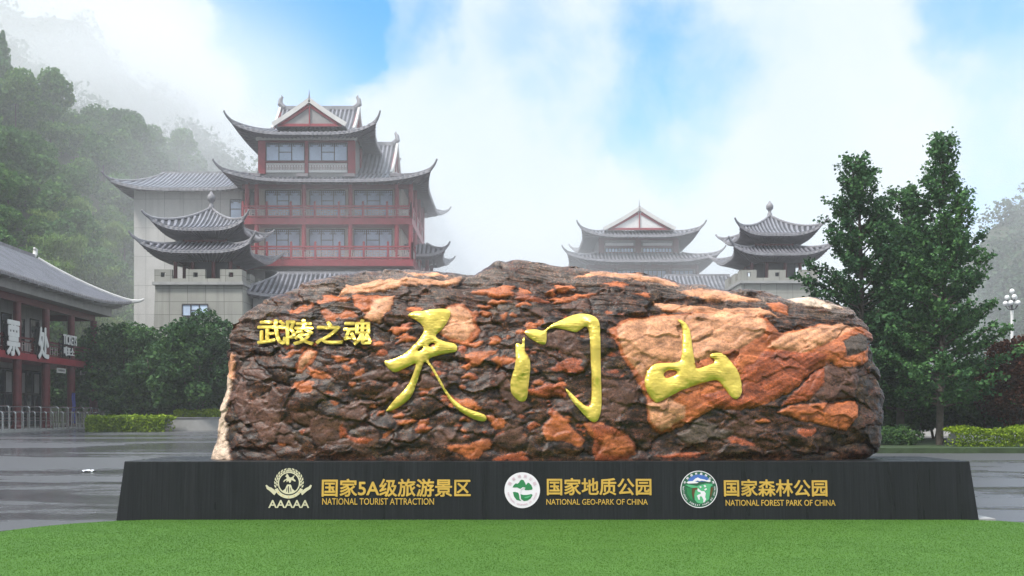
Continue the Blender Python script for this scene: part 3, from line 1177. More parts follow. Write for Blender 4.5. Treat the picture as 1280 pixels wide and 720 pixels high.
# ================================================================== GATE PAVILIONS
def pavilion(cx, cy, dz, ground, label):
    pv = thing('gate_pavilion', (cx, cy, ground), label, 'pavilion', 'twin gate pavilions')
    zf = lambda py: ZP(py, 103.2) + dz
    zc = lambda py: ZP(py, 108.5) + dz
    hw = 4.55
    yf = cy - hw
    zb = zf(355)
    bs = MB()
    bs.box(cx - hw - .35, cx + hw + .35, yf - .1, cy + hw + .35, ground, zb, 0.35)
    bs.build('stone_base', M['stone'], pv)
    part('ledge', M['concrete'], pv, (cx - hw - .18, cx + hw + .18, yf - .2, cy + hw + .2, zb, zb + .3))
    # parapet with merlons and square loopholes on all four sides
    pr = MB()
    z0_, z1_, z2_ = zb + .3, zf(347), zf(335.5)
    segs = [(-1, -.60, 1), (-.60, -.28, 0), (-.28, .16, 1), (.16, .50, 0), (.50, 1, 1)]
    th = .45
    for s0, s1, hi in segs:
        xa_, xb_ = cx + s0 * hw, cx + s1 * hw
        hz_ = z2_ if hi else z1_
        holes = []
        if hi:
            m_ = (xa_ + xb_) / 2
            r_ = .24
            zh = (z0_ + z2_) / 2 + .1
            for yy in (yf, cy + hw - th):
                pr.box(xa_, m_ - r_, yy, yy + th, z0_, hz_)
                pr.box(m_ + r_, xb_, yy, yy + th, z0_, hz_)
                pr.box(m_ - r_, m_ + r_, yy, yy + th, z0_, zh - r_)
                pr.box(m_ - r_, m_ + r_, yy, yy + th, zh + r_, hz_)
        else:
            for yy in (yf, cy + hw - th):
                pr.box(xa_, xb_, yy, yy + th, z0_, hz_)
        ya_, yb_ = cy + max(s0, -1 + th / hw) * hw, cy + min(s1, 1 - th / hw) * hw
        for xx in (cx - hw, cx + hw - th):
            pr.box(xx, xx + th, ya_, yb_, z0_, hz_)
    pr.build('parapet', M['stone'], pv)
    part('floor', M['concrete'], pv, (cx - hw + .45, cx + hw - .45, yf + .45, cy + hw - .45, zb - .1, zb + .25))
    # columns of the open lower storey
    for sx in (-1, -.38, .38, 1):
        for sy in (-1, 0, 1):
            if sy == 0 and abs(sx) < 1:
                continue
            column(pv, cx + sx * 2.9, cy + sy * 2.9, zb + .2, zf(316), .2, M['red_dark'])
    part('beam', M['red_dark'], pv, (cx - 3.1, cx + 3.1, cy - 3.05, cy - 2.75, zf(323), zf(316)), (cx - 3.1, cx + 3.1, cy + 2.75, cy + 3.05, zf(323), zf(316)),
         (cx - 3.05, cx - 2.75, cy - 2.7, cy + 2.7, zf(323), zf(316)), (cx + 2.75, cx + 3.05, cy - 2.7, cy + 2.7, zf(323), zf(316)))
    part('inner_room', M['frame'], pv, (cx - 1.3, cx + 2.5, cy - 2.4, cy + 2.4, zb + .25, zf(318)))
    # lower skirt roof, upper storey, upper pyramid roof
    zl = zf(313)
    hip_roof('roof', pv, cx, cy, zl, 5.15, 5.15, 2.5, 2.5, zf(302) - zl + .35, .95, .6, (3.0, 3.0), zf(322), horn=1.5, hornup=.9, sp=.44)
    zt_ = zf(302)
    for sx in (-1, -.36, .36, 1):
        for sy in (-1, 1):
            column(pv, cx + sx * 2.1, cy + sy * 2.1, zt_ - .2, zf(286), .16, M['red_dark'])
    for sy in (-.36, .36):
        for sx in (-1, 1):
            column(pv, cx + sx * 2.1, cy + sy * 2.1, zt_ - .2, zf(286), .16, M['red_dark'])
    part('beam', M['red_dark'], pv, (cx - 2.3, cx + 2.3, cy - 2.25, cy + 2.25, zf(296.5), zf(287)))
    zu = zf(283)
    hip_roof('roof', pv, cx, cy, zu, 4.3, 4.3, .12, .12, zc(262) - zu, .95, .55, (2.2, 2.2), zf(292), horn=1.35, hornup=.85, conc=1.5, sp=.44)
    fn = MB()
    fn.lathe((cx, cy, zc(264)), [(.32, 0), (.3, .5), (.18, .75), (.22, .95), (.42, 1.15), (.46, 1.5), (.34, 1.75), (.22, 1.85), (.1, 2.1)], 10)
    fn.build('finial', M['ridge'], pv, smooth=True)
    return pv, yf


pvl, yf = pavilion(-32.6, 108.4, 0.0, gz(108), 'dark two-roofed pavilion on a battlemented stone base in front of the pale stone block')
window(pvl, XP(228, yf), XP(260, yf), ZP(395, yf), ZP(380.5, yf), yf + .02, 3, .5, False)
pvr, yf2 = pavilion(31.7, 123.0, 2.1, gz(123), 'dark two-roofed pavilion on a battlemented stone base half hidden by the green trees')

# ================================================================== GALLERIES BEHIND THE BOULDER
def gallery(cx, cy, a, b, c, ze, zr, ground, label):
    g_ = thing('gallery', (cx, cy, ground), label, 'building')
    part('wall', M['grey_wall'], g_, (cx - a + 1.2, cx + a - 1.2, cy - b + 1.3, cy + b - 1.3, ground, ze - .1))
    hip_roof('roof', g_, cx, cy, ze, a, b, c, .25, zr - ze, .8, .6, (a - 1.2, b - 1.3), ze - .15, horn=1.2, hornup=.8)
    r_ = MB()
    r_.bar((cx - c - .3, cy, zr + .12), (cx + c + .3, cy, zr + .12), .34, .42)
    r_.build('ridge', M['ridge'], g_)
    for k in range(4):
        xx = cx - a + 2 + k * (2 * a - 5) / 3
        window(g_, xx, xx + 1.6, ze - 2.6, ze - .8, cy - b + 1.3, 3, .5, False, 'pane_dark')
    return g_


gallery(-19.6, 110.2, 9.4, 4.2, 6.0, ZP(369, 106), ZP(343, 110), gz(110), 'low tiled gallery at the foot of the tall tower')
gallery(24.2, 131.0, 6.4, 4.0, 4.0, ZP(362, 127), ZP(346, 131), gz(131), 'low tiled gallery beside the right hand pavilion')

# ================================================================== RIGHT HALL
YR = 142.0
G3 = gz(YR)
rh = thing('hall_building', (18, YR, G3), 'hazy two-roofed Chinese hall with a front gable rising behind the boulder', 'building')
x = lambda px, Y=YR: XP(px, Y)
z = lambda py, Y=YR: ZP(py, Y)
part('wall', M['soffit_pale'], rh, (x(733), x(874), YR + 1.2, YR + 14, G3, z(330)))
part('wall', M['soffit_pale'], rh, (x(750), x(848), YR + .4, YR + 11, z(326), z(290)))
for px_ in (735, 770, 803, 837, 871):
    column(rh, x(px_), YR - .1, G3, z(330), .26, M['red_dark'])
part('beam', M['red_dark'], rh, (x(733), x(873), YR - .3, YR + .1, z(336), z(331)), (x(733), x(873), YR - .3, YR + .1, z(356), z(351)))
for pa, pb in ((738, 767), (773, 800), (806, 834), (840, 868)):
    window(rh, x(pa), x(pb), z(350), z(336.5), YR + 1.2, 5, .5, False)
for px_ in (752, 798, 845):
    part('column', M['red_dark'], rh, (x(px_) - .4, x(px_) + .4, YR + .1, YR + .38, z(322), z(296)))
part('beam', M['red_dark'], rh, (x(752), x(845), YR + .12, YR + .36, z(300), z(296)), (x(756), x(841), YR + .12, YR + .36, z(309.5), z(307)), (x(752), x(845), YR + .12, YR + .36, z(318), z(315)))
for pa, pb in ((757, 792), (804, 840)):
    part('panel', M['white'], rh, (x(pa), x(pb), YR + .2, YR + .37, z(306.8), z(303.5)))
    window(rh, x(pa), x(pb), z(315), z(309.5), YR + .38, 9, .5, True)
hip_roof('roof', rh, x(804, 138), 148.5, z(325, 138.5), 9.9, 10.0, 6.0, 6.5, 1.5, 1.0, .6, (8.0, 7.2), z(331), horn=1.5, hornup=1.0)
hip_roof('roof', rh, x(801, 139), 147.8, z(294, 139.4), 7.8, 8.4, 4.8, 5.2, 1.2, 1.0, .5, (5.6, 6.2), z(297), horn=1.4, hornup=1.0)
yg = 140.6
gable_roof('front_gable', rh, 'Y', x(799.5, yg), yg + 6.5, z(287, yg), 6.2, 4.9, z(261, yg) - z(287, yg), sag=.18, front_only=True, ornaments=False, barge_mat=M['barge'], wall_mat=M['white'], bargew=.5)
sp_ = MB()
q_ = Vector((x(799.5, yg), yg + .3, ZP(260.5, yg)))
sp_.tube([q_, q_ + Vector((0, 0, .5)), q_ + Vector((0, 0, 1.3))], [.16, .09, .02], 6)
sp_.build('finial', M['ridge'], rh)

# ================================================================== TICKET HALL
GT = gz(95)
TH_RZ = math.atan(0.042)
TH = (-39.75, 95.0, GT)
th = thing('ticket_hall', TH, 'two storey ticket hall with dark red columns, balcony and grey tile roof', 'building', rz=TH_RZ)
thm = Matrix.Translation(TH) @ Matrix.Rotation(TH_RZ, 4, 'Z')


def lbox(name, mt, parent, *boxes):
    b = MB()
    for q in boxes:
        b.box(*q)
    return b.build(name, mt, parent, local=True)


zD0, zD1, zE = 5.45, 6.0, 10.55
BAY = 5.35
lbox('wall', M['grey_wall'], th, (-12, -2.6, -33, -5.0, 0, 10.6))
lbox('deck', M['red'], th, (-13, .45, -34, .45, zD0, zD1))
lbox('frieze', M['soffit_pale'], th, (-13, 1.25, -34, 1.25, zE, zE + .78))
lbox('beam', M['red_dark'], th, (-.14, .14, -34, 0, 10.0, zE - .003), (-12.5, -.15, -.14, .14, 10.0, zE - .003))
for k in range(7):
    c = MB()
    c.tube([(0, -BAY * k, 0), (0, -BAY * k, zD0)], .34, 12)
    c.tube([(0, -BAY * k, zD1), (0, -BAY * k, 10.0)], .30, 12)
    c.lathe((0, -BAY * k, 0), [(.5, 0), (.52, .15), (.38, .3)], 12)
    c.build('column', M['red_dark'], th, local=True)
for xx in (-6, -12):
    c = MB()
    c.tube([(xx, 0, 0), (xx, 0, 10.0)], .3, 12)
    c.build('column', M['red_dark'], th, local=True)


def local_part(fn, parent):
    """run a world-space part builder in the hall's own frame"""
    return fn


# upper doors and lower windows on the recessed wall (facing +X in the hall's frame)
for k in range(1, 6):
    y0 = -BAY * k - BAY
    for (a_, b_, z0_, z1_) in ((y0 + .7, y0 + 1.7, zD1, 9.2), (y0 + 3.0, y0 + 4.6, zD1, 9.4)):
        f = MB()
        f.box(-2.62, -2.50, a_ - .1, a_, z0_, z1_)
        f.box(-2.62, -2.50, b_, b_ + .1, z0_, z1_)
        f.box(-2.62, -2.50, a_ - .1, b_ + .1, z1_, z1_ + .12)
        f.box(-2.62, -2.52, a_, b_, z0_, z0_ + 1.0)
        fo = f.build('door', M['frame'], th, local=True)
        g = MB()
        g.box(-2.6, -2.56, a_, b_, z0_ + 1.0, z1_)
        o = g.build('pane', M['pane_dark'], fo, local=True)
    f = MB()
    ya, yb = y0 + .5, y0 + BAY - .5
    for i in range(4):
        yy = ya + (yb - ya) * i / 3
        f.box(-2.60, -2.44, yy - .07, yy + .07, .2, 4.9)
    for zz in (.2, 1.1, 2.9, 4.9):
        f.box(-2.60, -2.46, ya, yb, zz - .06, zz + .06)
    f.box(-2.60, -2.2, ya, yb, 1.12, 1.2)
    fo = f.build('ticket_window', M['frame'], th, local=True)
    g = MB()
    g.box(-2.595, -2.55, ya, yb, .2, 4.9)
    g.build('pane', M['pane_dark'], fo, local=True)
    for i in (0, 2):
        g = MB()
        g.box(-2.548, -2.53, ya + (yb - ya) * (i + .1) / 3, ya + (yb - ya) * (i + .9) / 3, 3.0, 4.7)
        g.build('blind', M['grey_wall'], fo, local=True)
# balcony railing
r = MB()
l_ = MB()
for k in range(6):
    ya, yb = -BAY * (k + 1), -BAY * k
    for zz, w_ in ((7.25, .14), (6.95, .09), (6.15, .1)):
        r.bar((.05, ya, zz), (.05, yb, zz), w_)
    r.bar((.05, (ya + yb) / 2, zD1), (.05, (ya + yb) / 2, 7.4), .14)
    if k > 0:
        for i in range(10):
            yy = ya + .3 + (BAY - .6) * i / 10
            l_.bar((.05, yy, 6.2), (.05, yy, 6.95), .05)
            l_.bar((.05, yy, 6.4 + .3 * (i % 2)), (.05, yy + .45, 6.4 + .3 * (i % 2)), .05)
for zz, w_ in ((7.25, .14), (6.95, .09), (6.15, .1)):
    r.bar((.0, .05, zz), (-12, .05, zz), w_)
ro = r.build('railing', M['red_dark'], th, local=True)
l_.build('lattice_panel', M['lattice'], ro, local=True)
# roof, built in the hall's frame through a temporary list
_hip = hip_roof


def local_roof():
    before = set(bpy.data.objects)
    root = thing('tmp', (0, 0, 0), 'x', 'x')
    o = _hip('roof', root, -5.2, -17.0, 11.45, 7.3, 19.4, .3, 16.3, 4.3, .75, .5, (6.3, 18.2), 11.3, sp=.42, horn=1.6, hornup=.9, conc=1.15,
             mt=M['tile_ticket'], soffit=M['soffit_pale'], horn_mat=M['barge'], rr=.15, fasc=.2, rib=.09, trim=M['ridge'])
    m_ = MB()
    m_.bar((-5.2, -33.3, 15.95), (-5.2, -.7, 15.95), .34, .42)
    m_.build('ridge', M['ridge'], o, local=True)
    m_ = MB()
    m_.tube([(-5.2, -1.0, 15.9), (-5.2, -.55, 16.3), (-5.2, -.5, 16.7), (-5.2, -.8, 16.8)], [.24, .22, .2, .1], 8)
    m_.build('ridge_ornament', M['barge'], o, local=True)
    o.parent = th
    bpy.data.objects.remove(root)
    return o


local_roof()

# ================================================================== PLINTH
PT = 0.905                                           # top of the plinth
PX0b, PX1b = XP(145, 15.27), XP(1224, 15.27)
PX0t, PX1t = XP(155.5, 15.36), XP(1212, 15.36)
YF0, YF1, YBK = 15.27, 15.36, 17.25


def granite():
    m = bpy.data.materials.new('black_granite')
    m.use_nodes = True
    t = NT(m.node_tree)
    b = t.n['Principled BSDF']
    geo = t.add('ShaderNodeNewGeometry')
    pos = geo.outputs['Position']
    st = t.noise(t.mapping(pos, (42, 4, 0.9)), 1.0, 6, 0.65)
    st2 = t.noise(t.mapping(pos, (5.5, 2, 0.35)), 1.0, 6, 0.6)
    sp = t.noise(pos, 160, 2, 0.5)
    c = t.ramp(st, [(0.3, (0.008, 0.0085, 0.010)), (0.75, (0.026, 0.027, 0.031))])
    c = t.mix(t.maprange(st2, 0.42, 0.7, 0, 0.75), c, (0.012, 0.013, 0.013))
    c = t.mix(t.maprange(sp, 0.62, 0.75, 0, 0.4), c, (0.07, 0.07, 0.075))
    t.link(c, b.inputs['Base Color'])
    t.link(t.maprange(st2, 0.35, 0.7, 0.50, 0.26), b.inputs['Roughness'])
    b.inputs['Specular IOR Level'].default_value = 0.22
    t.link(t.bump(st, 0.10, 0.004), b.inputs['Normal'])
    return m


M['granite'] = granite()
pl = thing('plinth', (0.3, 16.2, 0), 'long black granite plinth with gold lettering and three round emblems under the boulder', 'plinth')
mb = MB()
n0 = 0
mb.v = [(PX0b, YF0, 0), (PX1b, YF0, 0), (PX1b, YBK + .1, 0), (PX0b, YBK + .1, 0),
        (PX0t, YF1, PT), (PX1t, YF1, PT), (PX1t, YBK, PT), (PX0t, YBK, PT)]
mb.f = [(0, 3, 2, 1), (4, 5, 6, 7), (0, 1, 5, 4), (1, 2, 6, 5), (2, 3, 7, 6), (3, 0, 4, 7)]
mb.build('body', M['granite'], pl, bevel=0.012)


def face_y(zz):
    return YF0 + (YF1 - YF0) * zz / PT


def gold(name, c, rough=0.35, metal=0.75, bump=0.0):
    m = mat(name, c, rough, metal, var=0.12, vscale=3, bump=bump, bscale=7)
    return m


M['gold'] = gold('gold_leaf', (0.93, 0.67, 0.13), 0.30, 0.68, 0.5)
M['gold_text'] = gold('gold_letters', (0.82, 0.50, 0.10), 0.36, 0.6)
M['pale_gold'] = gold('pale_gold', (0.78, 0.70, 0.48), 0.4, 0.4)
M['em_white'] = mat('emblem_white', (0.80, 0.74, 0.79), 0.4, var=0.04)
M['em_green'] = mat('emblem_green', (0.025, 0.20, 0.07), 0.4, var=0.1)
M['em_dkgreen'] = mat('emblem_dark_green', (0.02, 0.10, 0.05), 0.4, var=0.1)
M['em_ltgreen'] = mat('emblem_light_green', (0.10, 0.42, 0.20), 0.4, var=0.1)
M['em_blue'] = mat('emblem_blue', (0.06, 0.14, 0.45), 0.4, var=0.1)
M['em_pink'] = mat('emblem_pink', (0.62, 0.40, 0.48), 0.4, var=0.1)
M['em_brown'] = mat('emblem_brown', (0.12, 0.06, 0.02), 0.4, var=0.1)


def text_geo(s, embolden=0.0, extrude=0.0):
    c = bpy.data.curves.new('tmp', 'FONT')
    c.body = s
    c.offset = embolden
    c.extrude = extrude
    c.resolution_u = 3
    o = bpy.data.objects.new('tmp', c)
    COL.objects.link(o)
    dg = bpy.context.evaluated_depsgraph_get()
    me = bpy.data.meshes.new_from_object(o.evaluated_get(dg))
    bpy.data.objects.remove(o)
    v = np.array([v_.co[:] for v_ in me.vertices])
    f = [tuple(p.vertices) for p in me.polygons]
    bpy.data.meshes.remove(me)
    return v, f


def face_text(name, s, px0, px1, py0, py1, mt, parent, embolden=0.0, depth=0.012, proud=0.010):
    """raised lettering on the plinth's front, fitted to its measured box"""
    v0, f0 = text_geo(s, 0.0, 0.5)
    lo, hi = v0.min(0), v0.max(0)
    v, f = [], []
    e = embolden
    for k_, (dx, dz) in enumerate(((0, 0), (e, 0), (-e, 0), (0, e), (0, -e), (e * .7, e * .7), (-e * .7, -e * .7), (e * .7, -e * .7), (-e * .7, e * .7))):
        f += [tuple(q + len(v0) * k_ for q in ff) for ff in f0]
        v.append(v0 + np.array([dx, dz, k_ * 0.02]))
    v = np.concatenate(v)
    X0, X1 = XP(px0, 15.3), XP(px1, 15.3)
    Z0, Z1 = ZP(py1, 15.3), ZP(py0, 15.3)
    m_ = MB()
    for p in v:
        xx = X0 + (p[0] - lo[0]) / (hi[0] - lo[0]) * (X1 - X0)
        zz = Z0 + (p[1] - lo[1]) / (hi[1] - lo[1]) * (Z1 - Z0)
        yy = face_y(zz) - proud * (p[2] + 0.5) * 1.2 + 0.001
        m_.v.append((xx, yy, zz))
    m_.f = f
    return m_.build(name, mt, parent)


face_text('chinese_lettering', "国家5A级旅游景区", 402.5, 588, 599, 620.5, M['gold_text'], pl, 0.020)
face_text('english_lettering', "NATIONAL TOURIST ATTRACTION", 403, 542.5, 622.8, 630.8, M['gold_text'], pl, 0.004)
face_text('chinese_lettering', "国家地质公园", 684, 814, 598, 618.7, M['gold_text'], pl, 0.020)
face_text('english_lettering', "NATIONAL GEO-PARK OF CHINA", 683, 809.5, 623.8, 630.8, M['gold_text'], pl, 0.004)
face_text('chinese_lettering', "国家森林公园", 905.5, 1034, 599.8, 620.2, M['gold_text'], pl, 0.020)
face_text('english_lettering', "NATIONAL FOREST PARK OF CHINA", 907, 1044, 624.8, 632.2, M['gold_text'], pl, 0.004)


def fpt(px, py, lift):
    zz = ZP(py, 15.3)
    return (XP(px, 15.3), face_y(zz) - lift, zz)


def decal(name, polys, mt, parent, lift):
    """thin raised plates on the plinth's front given as outlines in measured positions"""
    bm = bmesh.new()
    for poly in polys:
        vs_ = [bm.verts.new(fpt(px, py, lift)) for px, py in poly]
        f = bm.faces.new(vs_)
        f.normal_update()
        if f.normal.y > 0:
            f.normal_flip()
        bmesh.ops.triangulate(bm, faces=[f])
    r_ = bmesh.ops.extrude_face_region(bm, geom=list(bm.faces))
    for g in r_['geom']:
        if isinstance(g, bmesh.types.BMVert):
            g.co.y += 0.006
    me = bpy.data.meshes.new(name)
    bm.to_mesh(me)
    bm.free()
    me.materials.append(mt)
    o = bpy.data.objects.new(name, me)
    COL.objects.link(o)
    if parent:
        inv = world_of(parent).inverted()
        me.transform(inv)
        o.parent = parent
    return o


def circ(cx, cy_, r, n=40, a0=0, a1=360):
    return [(cx + r * math.cos(R(a0 + (a1 - a0) * i / n)), cy_ - r * math.sin(R(a0 + (a1 - a0) * i / n))) for i in range(n + (0 if a1 - a0 == 360 else 1))]


def ring(cx, cy_, r0, r1, n=48):
    return [[(cx + r * math.cos(a), cy_ + r * math.sin(a)) for r, a in
             ((r0, 2 * math.pi * i / n), (r1, 2 * math.pi * i / n), (r1, 2 * math.pi * (i + 1) / n), (r0, 2 * math.pi * (i + 1) / n))] for i in range(n)]


def arc_text(name, s, cx, cy_, r, size, a_start, a_end, mt, parent, lift, inward=False, emb=0.02):
    """small letters set round a circle; angles in degrees, clockwise from the top"""
    m_ = MB()
    for i, ch in enumerate(s):
        if ch == ' ':
            continue
        v, f = text_geo(ch, emb, 0.0)
        v = v - (v.max(0) + v.min(0)) / 2
        a = a_start + (a_end - a_start) * (i / max(1, len(s) - 1))
        ar = R(a)
        bx, by = cx + r * math.sin(ar), cy_ - r * math.cos(ar)
        rot = ar + (math.pi if inward else 0)
        n0_ = len(m_.v)
        for p in v:
            lx, ly = p[0] * size, p[1] * size
            m_.v.append(fpt(bx + lx * math.cos(rot) + ly * math.sin(rot), by + lx * math.sin(rot) - ly * math.cos(rot), lift))
        m_.f += [tuple(q + n0_ for q in ff) for ff in f]
    return m_.build(name, mt, parent)


# --- first emblem: laurel wreath, ring, horse on a globe, ribbon, AAAAA
S_ = 70 / 840
zx = lambda q: [(325 + a * S_, 582 + b * S_) for a, b in q]
em = decal('wreath_emblem', ring(325 + 430 * S_, 582 + 262 * S_, 150 * S_, 168 * S_), M['pale_gold'], pl, 0.007)
leaves = []
for s in (-1, 1):
    for i in range(8):
        for rr_, da in ((205, 0.0), (178, 6.0)):
            a = R(195 + s * 0 - i * 14.5 - da) if s < 0 else R(-15 + i * 14.5 + da)
            c0, c1 = 430 + rr_ * math.cos(a), 262 - rr_ * math.sin(a)
            tx, ty = (math.sin(a), math.cos(a)) if s < 0 else (-math.sin(a), -math.cos(a))
            nx, ny = math.cos(a), -math.sin(a)
            k = 30
            leaves.append([(c0 - tx * k * .8, c1 - ty * k * .8), (c0 + nx * 16, c1 + ny * 16), (c0 + tx * k + nx * 16, c1 + ty * k + ny * 16), (c0 + tx * .3 * k - nx * 8, c1 + ty * .3 * k - ny * 8)])
decal('wreath', [zx(q) for q in leaves], M['pale_gold'], em, 0.009)
band = [[(430 + r0_ * math.cos(R(a)), 262 - r0_ * math.sin(R(a))) for r0_, a in ((186, a0), (232, a0), (232, a0 - 12), (186, a0 - 12))] for a0 in range(-24, -156, -12)]
decal('ribbon', [zx(q) for q in band + [[(80, 300), (95, 288), (130, 320), (165, 330), (215, 365), (245, 400), (215, 445), (150, 385), (100, 350)],
                                         [(775, 300), (755, 288), (725, 320), (690, 335), (640, 370), (610, 400), (630, 445), (700, 385), (755, 350)]]], M['pale_gold'], em, 0.010)
stars = []
for a in (-42, -66, -90, -114, -138):
    c0, c1 = 430 + 209 * math.cos(R(a)), 262 - 209 * math.sin(R(a))
    stars.append([(c0 + (13 if k % 2 == 0 else 5.5) * math.sin(k * math.pi / 5), c1 - (13 if k % 2 == 0 else 5.5) * math.cos(k * math.pi / 5)) for k in range(10)])
decal('star', [zx(q) for q in stars], M['gold_text'], em, 0.014)
horse = [(370, 165), (385, 148), (398, 118), (408, 135), (420, 150), (430, 172), (455, 182), (480, 172), (492, 155), (515, 148), (512, 160), (498, 172), (500, 200), (525, 220), (530, 238), (515, 240),
         (480, 222), (465, 215), (462, 235), (450, 258), (436, 262), (430, 240), (412, 232), (400, 252), (392, 238), (398, 218), (370, 230), (352, 252), (345, 240), (360, 215), (385, 205), (395, 185), (388, 170)]
decal('horse', [zx(horse)], M['pale_gold'], em, 0.009)
decal('globe', [zx(q) for q in [[(330, 385), (375, 350), (390, 310), (405, 285), (455, 285), (470, 310), (478, 345), (520, 380), (480, 415), (430, 428), (375, 415)]]], M['pale_gold'], em, 0.0085)
decal('globe_line', [zx(q) for q in [[(418, 310), (432, 310), (436, 400), (424, 412), (418, 360)], [(400, 330), (408, 330), (402, 385), (390, 395)], [(450, 330), (458, 330), (470, 385), (460, 395)]]], M['frame'], em, 0.0125)
face_text('grade_letters', "AAAAA", 336, 386.5, 625.2, 634.6, M['pale_gold'], em, 0.012)

# --- second emblem: white disc with green peaks and a stream
cx_, cy_ = 652.8, 612.8
em = decal('white_emblem', [circ(cx_, cy_, 22.2, 56)], M['em_white'], pl, 0.006)
S2 = 60 / 785
zx2 = lambda q: [(625 + a * S2, 585 + b * S2) for a, b in q]
decal('green_peaks', [zx2([(205, 318), (225, 280), (262, 248), (278, 262), (310, 240), (330, 205), (355, 190), (385, 200), (412, 245), (425, 280), (455, 240), (480, 248), (515, 285), (532, 330), (528, 352), (470, 362), (410, 362),
                           (395, 335), (350, 330), (330, 342), (280, 318)])], M['em_green'], em, 0.009)
decal('green_shore', [zx2([(210, 395), (245, 390), (300, 405), (312, 440), (318, 500), (345, 540), (270, 520), (228, 465)]), zx2([(325, 425), (380, 440), (440, 440), (515, 425), (532, 440), (500, 500), (450, 530), (390, 540), (345, 505)])],
      M['em_green'], em, 0.009)
decal('stream', [zx2([(395, 478), (440, 468), (500, 448), (512, 456), (455, 488), (405, 492)])], M['em_ltgreen'], em, 0.012)
decal('swirl', [zx2([(330, 345), (375, 315), (415, 325), (410, 338), (375, 332), (345, 355), (332, 420), (345, 500), (332, 500), (315, 425)])], M['em_white'], em, 0.013)
arc_text('emblem_lettering', "国家地质公园", cx_, cy_, 17.6, 4.3, -62, 62, M['em_pink'], em, 0.013, False, 0.01)
arc_text('emblem_lettering', "NATIONAL GEOPARK OF CHINA", cx_, cy_, 17.8, 3.0, 258, 102, M['em_pink'], em, 0.013, True, 0.01)

# --- third emblem: green disc, snow peak, white deer
cx_, cy_ = 873.9, 611.7
em = decal('green_emblem', [circ(cx_, cy_, 22.4, 56)], M['em_dkgreen'], pl, 0.006)
decal('rim', ring(cx_, cy_, 22.2, 23.1), M['em_white'], em, 0.009)
decal('inner_ring', ring(cx_, cy_, 17.0, 17.5), M['em_green'], em, 0.009)
S3 = 60 / 745
zx3 = lambda q: [(845 + a * S3, 582 + b * S3) for a, b in q]
decal('sky', [zx3([(188, 250), (205, 205), (250, 165), (310, 145), (370, 138), (430, 148), (490, 180), (530, 225), (540, 250)])], M['em_blue'], em, 0.0095)
decal('snow_peak', [zx3([(165, 262), (200, 245), (265, 240), (300, 205), (345, 185), (380, 205), (440, 215), (480, 230), (520, 215), (548, 240), (520, 258), (450, 242), (400, 235), (370, 245), (340, 232), (300, 248), (355, 262), (330, 275), (190, 280)])],
      M['em_white'], em, 0.012)
decal('canopy', [zx3([(150, 300), (200, 295), (330, 320), (380, 300), (470, 280), (560, 285), (575, 300), (540, 330), (530, 420), (510, 520), (440, 575), (380, 590), (330, 575), (290, 530), (280, 430), (300, 350), (240, 345), (200, 330)])],
      M['em_ltgreen'], em, 0.010)
decal('trunk', [zx3([(255, 350), (330, 340), (345, 365), (300, 380), (285, 440), (270, 520), (250, 440)]), zx3([(545, 340), (585, 340), (560, 430), (535, 510), (528, 420)])], M['em_brown'], em, 0.012)
decal('meadow', [zx3([(160, 340), (250, 355), (245, 440), (262, 540), (215, 510), (175, 440)])], M['em_green'], em, 0.011)
decal('deer', [zx3([(340, 350), (362, 370), (395, 395), (440, 398), (462, 430), (452, 490), (468, 520), (440, 565), (420, 572), (425, 530), (405, 490), (385, 470), (365, 490), (370, 530), (345, 528), (335, 490), (322, 470),
                     (345, 452), (385, 440), (380, 415), (345, 405), (332, 385)])], M['em_white'], em, 0.013)
decal('antler', [zx3([(365, 330), (385, 318), (400, 335), (380, 350)]), zx3([(430, 310), (455, 302), (472, 325), (450, 338)]), zx3([(440, 370), (470, 350), (485, 365), (460, 385), (445, 384)])], M['em_white'], em, 0.013)
arc_text('emblem_lettering', "中国国家森林公园", cx_, cy_, 19.6, 3.2, -64, 64, M['em_white'], em, 0.012, False, 0.03)
arc_text('emblem_lettering', "NATIONAL FOREST PARK OF CHINA", cx_, cy_, 19.7, 2.8, 278, 82, M['em_white'], em, 0.012, True, 0.02)

# ================================================================== BOULDER
YM = 16.35
HD = 0.80
topline = [(255, 470), (270, 430), (283, 415), (288, 405), (310, 389), (340, 373), (380, 357), (420, 344), (450, 339), (480, 337), (510, 337), (540, 339), (560, 341), (578, 344), (592, 345), (602, 339), (620, 329.5),
           (645, 324), (668, 325.5), (690, 331), (712, 335), (740, 339), (780, 340), (812, 343.5), (832, 350), (855, 357), (890, 362), (930, 363), (962, 368), (985, 373.5), (1010, 372), (1040, 377),
           (1060, 385), (1080, 395), (1090, 406), (1100, 430), (1115, 470)]
leftside = [(405, 289), (415, 284), (430, 281), (450, 284), (470, 283), (490, 281), (515, 278), (545, 272), (560, 268), (573, 265)]
rightside = [(386, 1062), (395, 1080), (405, 1090), (425, 1095), (450, 1101), (480, 1104), (510, 1103), (540, 1100), (560, 1092), (573, 1079)]
tl = np.array(topline)
ls, rs_ = np.array(leftside), np.array(rightside)
NV, NF, NB = 250, 640, 130
wv = np.linspace(0, 1, NV)
vv_ = 1 - (1 - wv) ** 1.5
lin = np.linspace(-1, 1, NF)
xf = 0.62 * lin + 0.38 * np.sin(lin * math.pi / 2)
linb = np.linspace(1, -1, NB + 2)[1:-1]
xb_ = 0.4 * linb + 0.6 * np.sin(linb * math.pi / 2)
xi = np.concatenate([xf, xb_])
sgn = np.concatenate([-np.ones(NF), np.ones(NB)])
EXN = 5.0
sy_ = sgn * (1 - np.minimum(1, np.abs(xi)) ** EXN) ** (1 / 2.2)
V, XI = np.meshgrid(vv_, xi, indexing='ij')
SY = np.broadcast_to(sy_, V.shape)
pyl = 573 + (405 - 573) * V
pyr = 573 + (386 - 573) * V
Xl = (np.interp(pyl, ls[:, 0], ls[:, 1]) - 640) / F * YM
